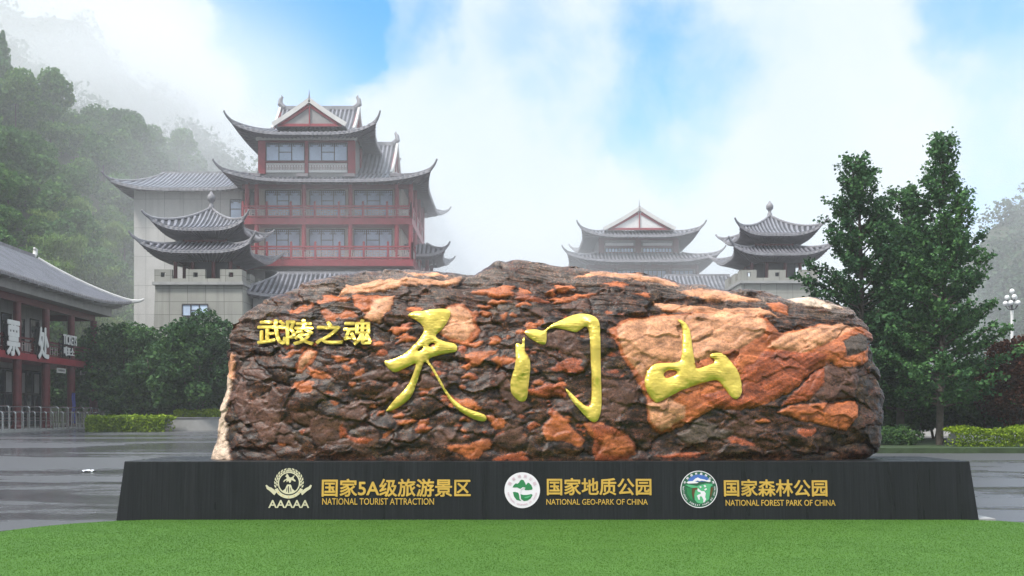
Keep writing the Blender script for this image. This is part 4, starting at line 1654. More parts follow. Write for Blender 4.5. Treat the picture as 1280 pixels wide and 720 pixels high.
Xr = (np.interp(pyr, rs_[:, 0], rs_[:, 1]) - 640) / F * YM
X = Xl + (Xr - Xl) * (XI + 1) / 2
ztop = CH - (np.interp(X / YM * F + 640, tl[:, 0], tl[:, 1]) - HZ) / F * YM
g = np.clip(1 - V ** 3.2, 0, 1) ** 0.62 * (0.94 + 0.06 * np.clip(V / 0.3, 0, 1))
hz_ = V
Z = PT + 0.0 + (ztop - PT) * hz_
Yv = YM + HD * SY * g
# the left third leans further back, the middle bulges a little
Yv = Yv - 0.10 * np.exp(-((X - 0.4) / 2.6) ** 2) * (1 - V) * (SY < 0)
base = np.stack([X, Yv, Z], -1)
# normals of the smooth body
du = np.roll(base, -1, 1) - np.roll(base, 1, 1)
dv = np.gradient(base, axis=0)
nrm = np.cross(du, dv)
nrm /= np.linalg.norm(nrm, axis=-1)[..., None] + 1e-9
front = SY < 0.02
PXv = X / Yv * F + 640
PYv = HZ - (Z - CH) / Yv * F

flat = base.reshape(-1, 3)


def nfield(scale, octv, off=(0, 0, 0), H_=0.9, lac=2.0, pts=None):
    pts = flat if pts is None else pts
    sx, sy2, sz = scale
    ox, oy, oz = off
    return np.array([noise.fractal((p[0] * sx + ox, p[1] * sy2 + oy, p[2] * sz + oz), H_, lac, octv) for p in pts]).reshape(V.shape)


# strata dip: rotate the lookup so that the bands run down to the right
ca, sa = math.cos(R(7)), math.sin(R(7))
rotp = np.stack([flat[:, 0] * ca - flat[:, 2] * sa, flat[:, 1], flat[:, 0] * sa + flat[:, 2] * ca], 1)
nA = nfield((0.9, 0.9, 1.3), 4)                        # broad swell
nB = nfield((3.2, 3.2, 5.5), 4, (5, 2, 9), 0.7, 2.0, rotp)          # blocky
nC = nfield((9, 9, 15), 4, (1, 7, 3), 0.6, 2.0, rotp)            # grain
nS = nfield((1.1, 2, 11), 3, (3, 3, 3), 0.7, 2.0, rotp)           # strata
nW1 = nfield((2.6, 2.6, 2.6), 3, (11, 0, 0))
nW2 = nfield((2.6, 2.6, 2.6), 3, (0, 17, 0))
nW3 = nfield((10, 10, 10), 2, (4, 4, 0))


def vor(scale, off, pts):
    sx, sz = scale
    d1 = np.empty(len(pts))
    d2 = np.empty(len(pts))
    idv = np.empty(len(pts))
    tl_ = np.empty(len(pts))
    for i, p in enumerate(pts):
        d, q = noise.voronoi((p[0] * sx + off, p[1] * 1.2, p[2] * sz))
        d1[i], d2[i] = d[0], d[1]
        q0 = q[0]
        idv[i] = (math.sin(q0[0] * 12.9898 + q0[1] * 78.233 + q0[2] * 37.719) * 43758.5453) % 1.0
        gx = (math.sin(q0[0] * 39.34 + q0[1] * 11.13 + q0[2] * 83.15) * 24634.6345) % 1.0 - 0.5
        gz_ = (math.sin(q0[0] * 73.15 + q0[1] * 52.23 + q0[2] * 9.15) * 56445.2345) % 1.0 - 0.5
        tl_[i] = gx * (p[0] * sx + off - q0[0]) + (gz_ - .15) * (p[2] * sz - q0[2])
    return d1.reshape(V.shape), d2.reshape(V.shape), idv.reshape(V.shape), tl_.reshape(V.shape)


warp = np.stack([rotp[:, 0] + 0.16 * nW1.ravel(), rotp[:, 1], rotp[:, 2] + 0.10 * nW2.ravel()], 1)
v1a, v1b, v1i, v1t = vor((1.9, 3.4), 3.0, warp)              # large broken blocks
v2a, v2b, v2i, v2t = vor((4.6, 8.5), 9.0, warp)              # small stones
crack1 = np.clip((v1b - v1a) / 0.16, 0, 1)
crack2 = np.clip((v2b - v2a) / 0.22, 0, 1)

# ---- the clasts, as measured: class, centre, radii, turn
wx = PXv + 3.2 * nW1 + 1.6 * nW3
wy = PYv + 2.4 * nW2 + 1.2 * nW3


def poly_sd(poly, gx=None, gy=None):
    """signed distance in measured units, positive inside"""
    gx = wx if gx is None else gx
    gy = wy if gy is None else gy
    poly = np.asarray(poly, float)
    lo, hi = poly.min(0) - 14, poly.max(0) + 14
    out = np.full(gx.shape, -99.0)
    sel = (gx > lo[0]) & (gx < hi[0]) & (gy > lo[1]) & (gy < hi[1])
    if not sel.any():
        return out
    qx, qy = gx[sel], gy[sel]
    ins = inside(qx, qy, poly)
    d = np.full(qx.shape, 1e9)
    for i in range(len(poly)):
        a, b = poly[i], poly[(i + 1) % len(poly)]
        ab = b - a
        t = np.clip(((qx - a[0]) * ab[0] + (qy - a[1]) * ab[1]) / (ab @ ab + 1e-9), 0, 1)
        d = np.minimum(d, np.hypot(qx - a[0] - ab[0] * t, qy - a[1] - ab[1] * t))
    out[sel] = np.where(ins, d, -d)
    return out


zA = lambda q: [(260 + a * .389, 310 + b * .389) for a, b in q]
zB = lambda q: [(460 + a * .389, 310 + b * .389) for a, b in q]
zC = lambda q: [(740 + a * .389, 310 + b * .389) for a, b in q]
COLR = {'O': (0.47, 0.135, 0.045), 'P': (0.65, 0.305, 0.16), 'B': (0.125, 0.062, 0.044), 'R': (0.33, 0.085, 0.032), 'G': (0.09, 0.066, 0.05), 'W': (0.66, 0.50, 0.38)}
CL = []                                                # (class, polygon, height)
for k, c0, c1, r0, r1, an in [
        ('O', 377, 386, 15, 5, 20), ('O', 415, 375, 18, 4.5, 6), ('O', 412, 395, 11, 6.5, -25), ('O', 434, 394, 10, 5, 0), ('O', 365, 441, 9, 3.6, 28), ('O', 398, 467, 14, 4.6, -18), ('O', 423, 448, 10, 3.8, 5),
        ('O', 381, 483, 12, 7, 5), ('O', 472, 430, 9, 2.8, 0), ('B', 320, 467, 18, 5, -12), ('B', 470, 470, 26, 7.5, 8), ('O', 505, 528, 13, 3.4, 3), ('O', 529, 536, 9, 4.6, 5), ('O', 509, 423, 11, 4.8, 6),
        ('O', 620, 363.5, 24, 6.5, 2), ('O', 623, 377, 14, 3, 3), ('O', 654, 364, 8, 4, 0), ('R', 662, 373, 22, 3.6, -12), ('O', 705, 357.5, 11, 4, 3), ('O', 712, 372, 26, 4.4, 10), ('O', 654, 381, 10, 2.6, 0),
        ('O', 606, 383, 9, 2.8, 0), ('O', 598, 446.5, 20, 8.5, 22), ('O', 617, 424, 7.5, 5.5, 0), ('O', 594, 429, 9, 4, 10), ('O', 606, 392.5, 5, 3.2, 0), ('O', 642, 394.5, 4.5, 3, 0), ('O', 636, 422, 3.5, 3.2, 0),
        ('O', 594, 392.5, 5, 2.8, 0), ('O', 631, 452, 15, 4.6, -4), ('R', 709, 459, 19, 8, 0), ('R', 684, 488, 24, 8.5, 2), ('B', 719, 384, 16, 5.5, 5), ('B', 672, 391, 14, 4.8, -6), ('B', 694, 422, 17, 13, 30),
        ('B', 717, 438, 14, 7, -20), ('O', 584, 504, 18, 5.4, -14), ('O', 588, 561, 24, 8.5, 3), ('O', 620, 528, 14, 6, -35), ('R', 528, 536, 9, 4, 0), ('O', 499, 412, 14, 5, 5), ('O', 511, 424, 9, 4, 0),
        ('B', 475, 469, 19, 7, 4), ('O', 519, 388, 10, 4, 0), ('R', 640, 572, 20, 5, 0), ('R', 852, 569, 32, 2.5, 0), ('R', 1008, 540, 11, 4.5, 0), ('O', 770, 355, 13, 3, 0), ('O', 803, 369, 10, 2.6, -5),
        ('B', 400, 533, 38, 20, -20), ('B', 330, 520, 26, 30, 20), ('B', 352, 545, 22, 12, -15), ('B', 300, 495, 12, 22, 0), ('B', 560, 545, 20, 9, 0), ('B', 450, 552, 26, 8, 8), ('B', 640, 545, 18, 12, 10), ('B', 535, 478, 16, 9, -10),
        ('R', 428, 539, 5, 9, 0), ('R', 450, 549, 16, 4, -5), ('B', 495, 490, 22, 8, 14), ('O', 663, 405, 4, 2.5, 0), ('O', 690, 365, 7, 3, 0), ('R', 560, 498, 10, 3.5, 0), ('O', 585, 470, 7, 3, 10), ('R', 548, 466, 8, 3.4, 0),
        ('B', 930, 535, 24, 12, 5), ('G', 880, 540, 30, 14, 0), ('R', 925, 552, 16, 3.5, -12), ('O', 955, 525, 9, 3, 0)]:
    th_ = R(-an)
    ng = 15
    pg = []
    for i in range(ng):
        a = 2 * math.pi * i / ng
        rr_ = 1 + 0.22 * math.sin(a * 3 + c0) + 0.12 * math.sin(a * 5 + c1) + rng.normal(0, .09)
        ex, ey = r0 * rr_ * math.cos(a), r1 * rr_ * math.sin(a)
        pg.append((c0 + ex * math.cos(th_) - ey * math.sin(th_), c1 + ex * math.sin(th_) + ey * math.cos(th_)))
    CL.append((k, pg, 0.030 if k in 'OR' else 0.022))
CL += [
    ('O', zA([(455, 150), (540, 145), (600, 150), (590, 190), (548, 240), (520, 222), (470, 195)]), .03),
    ('P', zA([(540, 160), (598, 152), (590, 185), (552, 238), (500, 228), (520, 195)]), .034),
    ('O', zA([(275, 400), (290, 350), (330, 318), (350, 330), (335, 370), (300, 405)]), .035),
    ('P', zA([(285, 385), (300, 350), (332, 325), (342, 335), (325, 365), (300, 390)]), .036),
    ('B', zA([(420, 520), (490, 490), (530, 495), (460, 575)]), .03),
    ('O', zB([(215, 262), (248, 190), (275, 180), (312, 186), (338, 215), (358, 262), (322, 312), (262, 296)]), .035),
    ('P', zB([(222, 262), (252, 192), (290, 188), (322, 205), (345, 255), (310, 298), (262, 285)]), .038),
    ('O', zB([(560, 580), (580, 550), (610, 525), (650, 570), (700, 620), (680, 640), (630, 620), (575, 615)]), .045),
    ('O', zB([(690, 560), (760, 560), (790, 605), (850, 615), (862, 660), (800, 682), (735, 682), (760, 640), (710, 600)]), .05),
    ('P', zB([(745, 660), (790, 630), (850, 625), (860, 655), (800, 680), (745, 680)]), .052),
    ('B', zB([(745, 420), (860, 430), (870, 480), (810, 540), (750, 560)]), .03),
    ('B', zB([(405, 410), (440, 400), (470, 450), (520, 510), (480, 540), (430, 480)]), .03),
    ('B', zB([(590, 260), (650, 250), (690, 320), (640, 345), (600, 320)]), .02),
    ('R', zC([(0, 565), (60, 570), (120, 600), (145, 645), (110, 680), (10, 682)]), .045),
    ('O', zC([(40, 600), (110, 600), (140, 650), (100, 675), (30, 660)]), .05),
    # the great slab on the right: red rock with paler faces on it
    ('O', zC([(50, 262), (100, 235), (180, 215), (290, 208), (420, 200), (540, 205), (575, 240), (600, 268), (660, 258), (740, 240), (800, 255), (860, 250), (905, 290), (885, 330), (850, 378), (800, 385), (775, 362),
              (690, 412), (620, 470), (560, 502), (480, 522), (400, 512), (330, 548), (290, 572), (210, 602), (182, 560), (175, 490), (150, 440), (100, 360), (75, 310)]), .075),
    ('P', zC([(75, 262), (110, 240), (185, 222), (290, 214), (420, 206), (535, 210), (560, 240), (545, 275), (480, 320), (400, 345), (335, 372), (270, 372), (215, 362), (190, 380), (160, 420), (110, 355), (85, 305)]), .09),
    ('P', zC([(620, 272), (740, 245), (790, 262), (775, 295), (690, 335), (610, 330), (560, 318)]), .09),
    ('P', zC([(180, 500), (250, 480), (300, 510), (300, 545), (215, 592), (190, 555)]), .085),
    ('R', zC([(560, 330), (690, 335), (760, 345), (690, 408), (620, 465), (560, 498), (480, 518), (400, 508), (350, 470), (470, 450), (490, 380)]), .07),
    ('B', zC([(760, 365), (800, 390), (852, 385), (860, 430), (845, 480), (740, 492), (690, 470), (720, 420)]), .04),
    ('R', zC([(690, 420), (750, 380), (740, 440), (690, 490), (620, 505), (600, 512)]), .045),
    ('G', zC([(800, 300), (850, 270), (898, 295), (870, 345), (815, 350)]), .04),
    ('O', zC([(590, 530), (640, 508), (740, 502), (845, 490), (852, 540), (820, 585), (760, 575), (680, 555)]), .075),
    ('O', zC([(820, 350), (880, 330), (895, 360), (840, 385)]), .07),
    # bands along the crest
    ('P', zC([(195, 172), (300, 178), (420, 190), (540, 186), (600, 222), (560, 216), (480, 206), (330, 206), (240, 200)]), .06),
    ('P', zC([(-60, 92), (0, 76), (60, 78), (150, 84), (230, 98), (280, 122), (240, 120), (150, 100), (40, 92)]), .05),
    ('P', zC([(275, 135), (360, 138), (440, 140), (545, 165), (460, 171), (350, 162), (300, 150)]), .05),
    ('O', zC([(560, 176), (632, 182), (630, 215), (590, 205)]), .05),
    ('W', zC([(600, 158), (690, 155), (800, 190), (770, 200), (690, 178)]), .03),
    ('P', [(434, 356), (470, 350), (505, 347.5), (545, 348), (578, 348.5), (572, 353), (540, 355), (500, 356), (466, 362), (440, 366), (420, 370)], .05),
    ('P', [(505, 339), (545, 341), (560, 344), (520, 344)], .04),
    ('P', [(1000, 428), (1020, 412), (1050, 404), (1070, 408), (1050, 418), (1025, 432)], .085),
    ('W', [(281, 462), (285, 470), (284, 500), (280, 530), (283, 560), (290, 575), (262, 575), (268, 545), (275, 505), (279, 480)], .02),
    ('P', [(286, 440), (291, 445), (287, 475), (283, 470)], .02),
]
# scatter of small stones through the conglomerate
for i in range(270):
    c0 = rng.uniform(330, 780)
    c1 = 395 + (rng.random() ** 0.8) * 160 - (c0 - 560) * 0.03
    if c0 < 420 and rng.random() < .55:
        continue
    r0 = 1.6 + 6.5 * rng.random() ** 1.6
    r1 = r0 * rng.uniform(0.3, 0.62)
    an = R(rng.normal(4, 16))
    pg = []
    for j in range(9):
        a = 2 * math.pi * j / 9
        q_ = 1 + rng.normal(0, .16)
        ex, ey = r0 * q_ * math.cos(a), r1 * q_ * math.sin(a)
        pg.append((c0 + ex * math.cos(an) + ey * math.sin(an), c1 - ex * math.sin(an) + ey * math.cos(an)))
    CL.insert(0, (('O', 'R', 'O', 'B', 'R', 'B')[rng.integers(0, 6)], pg, .018))

# ---- ground mass colour
lerp = lambda a, b, t: a + (b - a) * t[..., None]
mval = np.clip(0.45 + 0.45 * nB + 0.75 * nC, 0, 1)
rc = lerp(np.array((0.013, 0.0065, 0.004)), np.array((0.120, 0.060, 0.034)), mval ** 1.3)
moss = np.clip(nfield((1.6, 1.6, 2.2), 3, (21, 5, 8)) * 2.2 + 0.05, 0, 1) * 0.7
rc = lerp(rc, np.array((0.062, 0.052, 0.022)), moss * np.clip(0.4 + nC, 0, 1))
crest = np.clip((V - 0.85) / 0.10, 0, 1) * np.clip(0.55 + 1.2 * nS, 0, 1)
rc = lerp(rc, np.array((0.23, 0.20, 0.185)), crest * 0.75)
rc = lerp(rc, np.array((0.095, 0.042, 0.027)), np.clip((v2i - 0.62) * 3, 0, 1) * crack2 * 0.8)

rough_ = 0.35 + 0.65 * np.clip(nfield((0.8, 0.8, 1.2), 2, (31, 1, 6)) * 1.6 + 0.5, 0, 1)      # smooth faces and shattered zones
disp = 0.085 * nA + 0.006 * nB * rough_ + 0.005 * nC * rough_
disp += (v1i - 0.5) * 0.034 * np.clip(crack1 * 3, 0, 1) + 0.12 * v1t - (1 - np.clip(crack1 * 4, 0, 1)) * 0.012
disp += ((v2i - 0.5) * 0.007 * np.clip(crack2 * 2.5, 0, 1) + 0.012 * v2t - (1 - np.clip(crack2 * 2, 0, 1)) * 0.005) * rough_
ledge = np.clip((V - 0.62) / 0.2, 0, 1)
disp += 0.022 * nS * (0.15 + 1.4 * ledge)
grain = np.ones(V.shape)
striae = nfield((1.2, 1.2, 13), 3, (2, 8, 5), 0.7, 2.0, np.stack([flat[:, 0] * .88 + flat[:, 2] * .47, flat[:, 1], flat[:, 2] * .88 - flat[:, 0] * .47], 1))
for k, pg, hh in CL:
    sd = poly_sd(pg)
    m_ = np.clip(sd / 1.6 + 0.5, 0, 1) * front
    if not m_.any():
        continue
    c = np.array(COLR[k])
    shade = 1 + 0.45 * nB + 0.30 * nC
    if hh >= .06:
        shade = shade * (1 + 0.30 * np.clip(striae, -1, 1)) * (1 - 0.35 * np.clip(nS, 0, 1))
    cc = np.clip(c * np.clip(shade, 0.4, 1.6)[..., None], 0, 1)
    rc = rc * (1 - m_[..., None]) + cc * m_[..., None]
    grain = grain * (1 - m_) + (0.42 if k in 'OPW' else 0.6) * m_
    body = np.clip(sd / (5.0 if hh < .06 else 8.0), 0, 1) ** 0.6
    rim = np.exp(-((sd + 1.6) / 1.9) ** 2)
    newh = hh * body + (0.014 * striae + 0.10 * v1t if hh >= .06 else 0.006 * nB + 0.03 * v2t)
    disp = np.where(front, disp * (1 - 0.45 * m_) + newh * m_ * 0.40 - 0.007 * rim * (sd > -20), disp)
# keep the base seated on the plinth and its ends clean
disp *= np.clip(V / 0.05, 0.25, 1) * (1 - 0.45 * V ** 10)
pos_ = base + nrm * disp[..., None]
pos_[0, :, 2] = PT - 0.01
pos_[..., 2] = np.maximum(pos_[..., 2], PT - 0.01)
NT_ = NF + NB
idx = np.arange(NV * NT_).reshape(NV, NT_)
a_ = idx[:-1, :]
b_ = np.roll(idx, -1, 1)[:-1, :]
c_ = np.roll(idx, -1, 1)[1:, :]
d_ = idx[1:, :]
faces = np.stack([a_, b_, c_, d_], -1).reshape(-1, 4)


def rock_mat():
    m = bpy.data.materials.new('conglomerate_rock')
    m.use_nodes = True
    t = NT(m.node_tree)
    b = t.n['Principled BSDF']
    at = t.add('ShaderNodeAttribute', attribute_name='rock_colour')
    geo = t.add('ShaderNodeNewGeometry')
    pos = geo.outputs['Position']
    f = t.noise(pos, 26, 6, 0.7)
    f2 = t.noise(t.mapping(pos, (30, 30, 75), (0, R(8), 0)), 1.0, 5, 0.65)
    ga = at.outputs['Alpha']
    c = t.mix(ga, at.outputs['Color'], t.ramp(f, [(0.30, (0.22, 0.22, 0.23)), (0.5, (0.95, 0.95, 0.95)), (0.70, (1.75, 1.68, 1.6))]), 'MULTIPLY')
    c = t.mix(t.math('MULTIPLY', ga, 0.9), c, t.ramp(f2, [(0.32, (0.35, 0.35, 0.35)), (0.52, (1, 1, 1)), (0.72, (1.6, 1.5, 1.4))]), 'MULTIPLY')
    # the small fragments bound into the ground mass
    for sc3, k_ in (((15, 15, 34), 0.85), ((34, 34, 70), 0.7)):
        vo = t.add('ShaderNodeTexVoronoi', feature='F1')
        wv = t.n.new('ShaderNodeVectorMath')
        wv.operation = 'ADD'
        t.link(t.mapping(pos, sc3, (0, R(8), 0)), wv.inputs[0])
        nv = t.n.new('ShaderNodeTexNoise')
        nv.inputs['Scale'].default_value = 20
        t.link(pos, nv.inputs['Vector'])
        t.link(nv.outputs['Color'], wv.inputs[1])
        t.link(wv.outputs[0], vo.inputs['Vector'])
        sv = t.add('ShaderNodeSeparateColor')
        t.link(vo.outputs['Color'], sv.inputs[0])
        fr = t.ramp(sv.outputs[0], [(0.0, (0.30, 0.30, 0.32)), (0.35, (0.75, 0.74, 0.72)), (0.62, (1.15, 1.08, 1.0)), (0.84, (1.7, 1.45, 1.25)), (0.93, (2.9, 1.7, 1.15)), (1.0, (3.2, 2.6, 2.2))])
        edge = t.maprange(vo.outputs['Distance'], 0.35, 0.75, 0.0, 0.5)
        fr = t.mix(edge, fr, (0.35, 0.35, 0.35))
        wgt = t.math('MULTIPLY', t.maprange(ga, 0.45, 1.0, 0.12, 1.0, False), k_)
        c = t.mix(wgt, c, fr, 'MULTIPLY')
    t.link(c, b.inputs['Base Color'])
    t.link(t.maprange(f, 0.3, 0.7, 0.24, 0.42), b.inputs['Roughness'])
    b.inputs['Specular IOR Level'].default_value = 0.42
    h = t.math('ADD', t.math('MULTIPLY', f, 0.7), t.math('MULTIPLY', f2, 0.6))
    t.link(t.bump(h, 0.6, 0.016), b.inputs['Normal'])
    return m


M['rock'] = rock_mat()
bo = thing('boulder', (0.45, YM, PT), 'huge brown and orange conglomerate boulder carved with gold Chinese characters', 'boulder')
vt = pos_.reshape(-1, 3)
rk = np_mesh('rock', vt - np.array(bo.location), faces, M['rock'], bo, smooth=False)
ca_ = rk.data.color_attributes.new('rock_colour', 'FLOAT_COLOR', 'POINT')
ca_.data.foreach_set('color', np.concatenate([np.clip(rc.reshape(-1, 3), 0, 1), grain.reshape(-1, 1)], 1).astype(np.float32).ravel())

# ---- gilded characters: the surface of each follows the rock
fi = np.arange(0, NF - 1)
bvh = BVHTree.FromPolygons([tuple(p) for p in vt.tolist()], [tuple(q) for q in faces.reshape(NV - 1, NT_, 4)[:, :NF - 1].reshape(-1, 4).tolist()])
CAMP = Vector((0, 0, CH))


def hit(px, py):
    d = Vector(((px - 640) / F, 1, (HZ - py) / F)).normalized()
    h_ = bvh.ray_cast(CAMP, d)
    return h_[0].y if h_[0] else None


_cache = {}


def surf_y(px, py):
    """rock face at a measured position, smoothed to its nearer side"""
    k = (round(px / 2), round(py / 2))
    if k not in _cache:
        ysn = [hit(px + a, py + b) for a, b in ((0, 0), (4, 0), (-4, 0), (0, 4), (0, -4), (8, 3), (-8, -3), (3, -8), (-3, 8))]
        ysn = sorted(q for q in ysn if q is not None)
        _cache[k] = (0.5 * ysn[0] + 0.5 * ysn[len(ysn) // 2]) if ysn else YM
    return _cache[k]


def smooth_y(px, py):
    return sum(surf_y(px + a, py + b) for a, b in ((0, 0), (5, 0), (-5, 0), (0, 5), (0, -5))) / 5


def seg_dist(px, py, loops):
    d = np.full(px.shape, 1e9)
    for lp in loops:
        lp = np.asarray(lp, float)
        for i in range(len(lp)):
            a, b = lp[i], lp[(i + 1) % len(lp)]
            ab = b - a
            t = np.clip(((px - a[0]) * ab[0] + (py - a[1]) * ab[1]) / (ab @ ab + 1e-9), 0, 1)
            d = np.minimum(d, np.hypot(px - a[0] - ab[0] * t, py - a[1] - ab[1] * t))
    return d


def chaikin(lp, n=2):
    lp = np.asarray(lp, float)
    for _ in range(n):
        nx = np.roll(lp, -1, 0)
        lp = np.stack([lp * .78 + nx * .22, lp * .22 + nx * .78], 1).reshape(-1, 2)
    return lp


def glyph(name, v2, f2, loops, step, puff, lift, mt, parent, label=None, strikes=0.0):
    """flat glyph (measured units) cut to a fine grid, laid on the rock, swollen like beaten leaf, with sunk edges"""
    bm = bmesh.new()
    vs_ = [bm.verts.new((a, b, 0)) for a, b in v2]
    for q in f2:
        try:
            bm.faces.new([vs_[i] for i in q])
        except ValueError:
            pass
    bmesh.ops.remove_doubles(bm, verts=bm.verts, dist=1e-4)
    lo = [min(p[i] for p in v2) for i in (0, 1)]
    hi = [max(p[i] for p in v2) for i in (0, 1)]
    for ax in (0, 1):
        s = lo[ax] + step
        while s < hi[ax]:
            co = [0, 0, 0]
            co[ax] = s
            no = [0, 0, 0]
            no[ax] = 1
            bmesh.ops.bisect_plane(bm, geom=bm.verts[:] + bm.edges[:] + bm.faces[:], plane_co=co, plane_no=no, dist=1e-5)
            s += step
    bmesh.ops.triangulate(bm, faces=bm.faces[:])
    arr = np.array([v_.co[:2] for v_ in bm.verts])
    d = seg_dist(arr[:, 0], arr[:, 1], loops)
    for v_, (a, b), dd in zip(bm.verts, arr, d):
        wob = 0.012 * noise.noise(Vector((a * .09, b * .09, 2))) * min(1, dd / 4)
        yy = smooth_y(a, b) - lift - puff * (1 - math.exp(-dd / 3.5)) + wob
        v_.co = Vector(((a - 640) / F * yy, yy, CH - (b - HZ) / F * yy))
    be = [e for e in bm.edges if len(e.link_faces) == 1]
    r_ = bmesh.ops.extrude_edge_only(bm, edges=be)
    for q in r_['geom']:
        if isinstance(q, bmesh.types.BMVert):
            q.co.y += 0.16
    bmesh.ops.recalc_face_normals(bm, faces=bm.faces[:])
    if strikes:                                         # bold: the stroke repeated a hair to each side, each a little deeper
        src = bm.verts[:] + bm.edges[:] + bm.faces[:]
        k_ = strikes * YM / F
        for i_, (dx, dz) in enumerate(((k_, 0), (-k_, 0), (0, k_), (0, -k_), (k_ * .7, k_ * .7), (-k_ * .7, -k_ * .7), (k_ * .7, -k_ * .7), (-k_ * .7, k_ * .7))):
            r_ = bmesh.ops.duplicate(bm, geom=src)
            for q in r_['geom']:
                if isinstance(q, bmesh.types.BMVert):
                    q.co += Vector((dx, 0.0015 * (i_ + 1), dz))
    me = bpy.data.meshes.new(name)
    bm.to_mesh(me)
    bm.free()
    me.transform(world_of(parent).inverted())
    me.polygons.foreach_set('use_smooth', [True] * len(me.polygons))
    me.materials.append(mt)
    o = bpy.data.objects.new(name, me)
    COL.objects.link(o)
    o.parent = parent
    me.set_sharp_from_angle(angle=R(50))
    if label:
        o["label"] = label
    return o


def fill_loops(loops):
    cu = bpy.data.curves.new('tmp', 'CURVE')
    cu.dimensions = '2D'
    cu.fill_mode = 'BOTH'
    for lp in loops:
        s = cu.splines.new('POLY')
        s.points.add(len(lp) - 1)
        for p, q in zip(s.points, lp):
            p.co = (q[0], q[1], 0, 1)
        s.use_cyclic_u = True
    o = bpy.data.objects.new('tmp', cu)
    COL.objects.link(o)
    me = bpy.data.meshes.new_from_object(o.evaluated_get(bpy.context.evaluated_depsgraph_get()))
    bpy.data.objects.remove(o)
    v = [v_.co[:2] for v_ in me.vertices]
    f = [tuple(p.vertices) for p in me.polygons]
    bpy.data.meshes.remove(me)
    return v, f


s1 = 160 / 678
T1 = lambda q: [(470 + a * s1, 370 + b * s1) for a, b in q]
T2 = lambda q: [(620 + a * s1, 370 + b * s1) for a, b in q]
s3 = 160 / 823
T3 = lambda q: [(790 + a * s3, 380 + b * s3) for a, b in q]
TIAN = [T1([(162, 103), (195, 82), (250, 79), (300, 70), (355, 66), (388, 74), (398, 92), (378, 138), (345, 182), (312, 208), (330, 228), (370, 242), (415, 250), (430, 265), (430, 288), (418, 297), (340, 312), (270, 332),
            (300, 372), (340, 440), (375, 505), (415, 550), (465, 590), (530, 612), (572, 625), (588, 645), (580, 665), (540, 662), (478, 635), (420, 592), (370, 522), (325, 440), (285, 372), (258, 342), (240, 385), (215, 462),
            (190, 532), (150, 572), (100, 602), (55, 614), (52, 605), (100, 545), (150, 500), (182, 450), (203, 395), (215, 352), (170, 375), (125, 398), (98, 406), (72, 393), (45, 360), (46, 342), (75, 340), (130, 320),
            (180, 280), (232, 226), (258, 180), (238, 145), (200, 122)]),
        T1([(275, 262), (292, 245), (312, 250), (310, 265), (290, 272)]), T1([(216, 288), (235, 268), (252, 266), (245, 282), (228, 293)])]
MEN = [T2([(103, 252), (118, 248), (138, 262), (142, 225), (150, 212), (153, 240), (150, 290), (178, 325), (183, 380), (175, 450), (168, 530), (155, 558), (135, 562), (105, 545), (80, 515), (76, 470), (82, 425), (98, 385), (105, 330)]),
       T2([(150, 190), (165, 178), (210, 176), (245, 185), (258, 182), (300, 148), (350, 125), (400, 102), (450, 92), (500, 98), (535, 115), (550, 145), (553, 220), (555, 400), (560, 560), (555, 620), (540, 660), (520, 672),
           (490, 655), (440, 600), (395, 545), (370, 500), (368, 488), (385, 500), (430, 545), (470, 580), (492, 588), (505, 570), (508, 450), (500, 300), (497, 200), (485, 165), (470, 160), (450, 178), (425, 193), (390, 185),
           (350, 175), (310, 167), (275, 178), (268, 195), (268, 235), (262, 258), (235, 255), (195, 235), (165, 212)])]
SHAN = [T3([(290, 100), (320, 102), (350, 125), (370, 160), (380, 210), (388, 280), (400, 350), (412, 415), (440, 412), (510, 385), (535, 375), (528, 350), (505, 345), (500, 330), (520, 315), (565, 312), (600, 325), (635, 370),
            (670, 410), (690, 450), (705, 510), (708, 565), (695, 595), (670, 615), (640, 600), (590, 535), (553, 487), (500, 495), (420, 520), (330, 550), (250, 590), (180, 630), (150, 635), (115, 600), (85, 540), (80, 490),
            (95, 435), (130, 395), (160, 380), (310, 378), (322, 320), (325, 240), (328, 180), (318, 130)]),
        T3([(200, 450), (225, 428), (260, 422), (292, 432), (285, 455), (250, 470), (215, 478)])]
for lps in (TIAN, MEN, SHAN):
    lps = [chaikin(q, 2) for q in lps]
    v2, f2 = fill_loops(lps)
    glyph('gilded_character', v2, f2, lps, 3.0, 0.040, 0.012, M['gold'], bo)
for ch, (xa_, xb_, ya_, yb_) in zip("武陵之魂", ((322, 357, 400, 430), (358, 391, 400, 430.5), (395, 428, 402, 429.5), (430, 463.5, 400, 430.5))):
    v, f = text_geo(ch, 0.0)
    lo, hi = v.min(0), v.max(0)
    v2 = [(xa_ + (p[0] - lo[0]) / (hi[0] - lo[0]) * (xb_ - xa_), yb_ - (p[1] - lo[1]) / (hi[1] - lo[1]) * (yb_ - ya_)) for p in v]
    glyph('gilded_character', v2, f, [[(0, 0), (1, 0)]], 3.0, 0.0, 0.040, M['gold'], bo, strikes=0.9)

# ================================================================== SIGNS AND FITTINGS OF THE TICKET HALL
def hall_pt(x_, y_, z_):
    return thm @ Vector((x_, y_, z_))


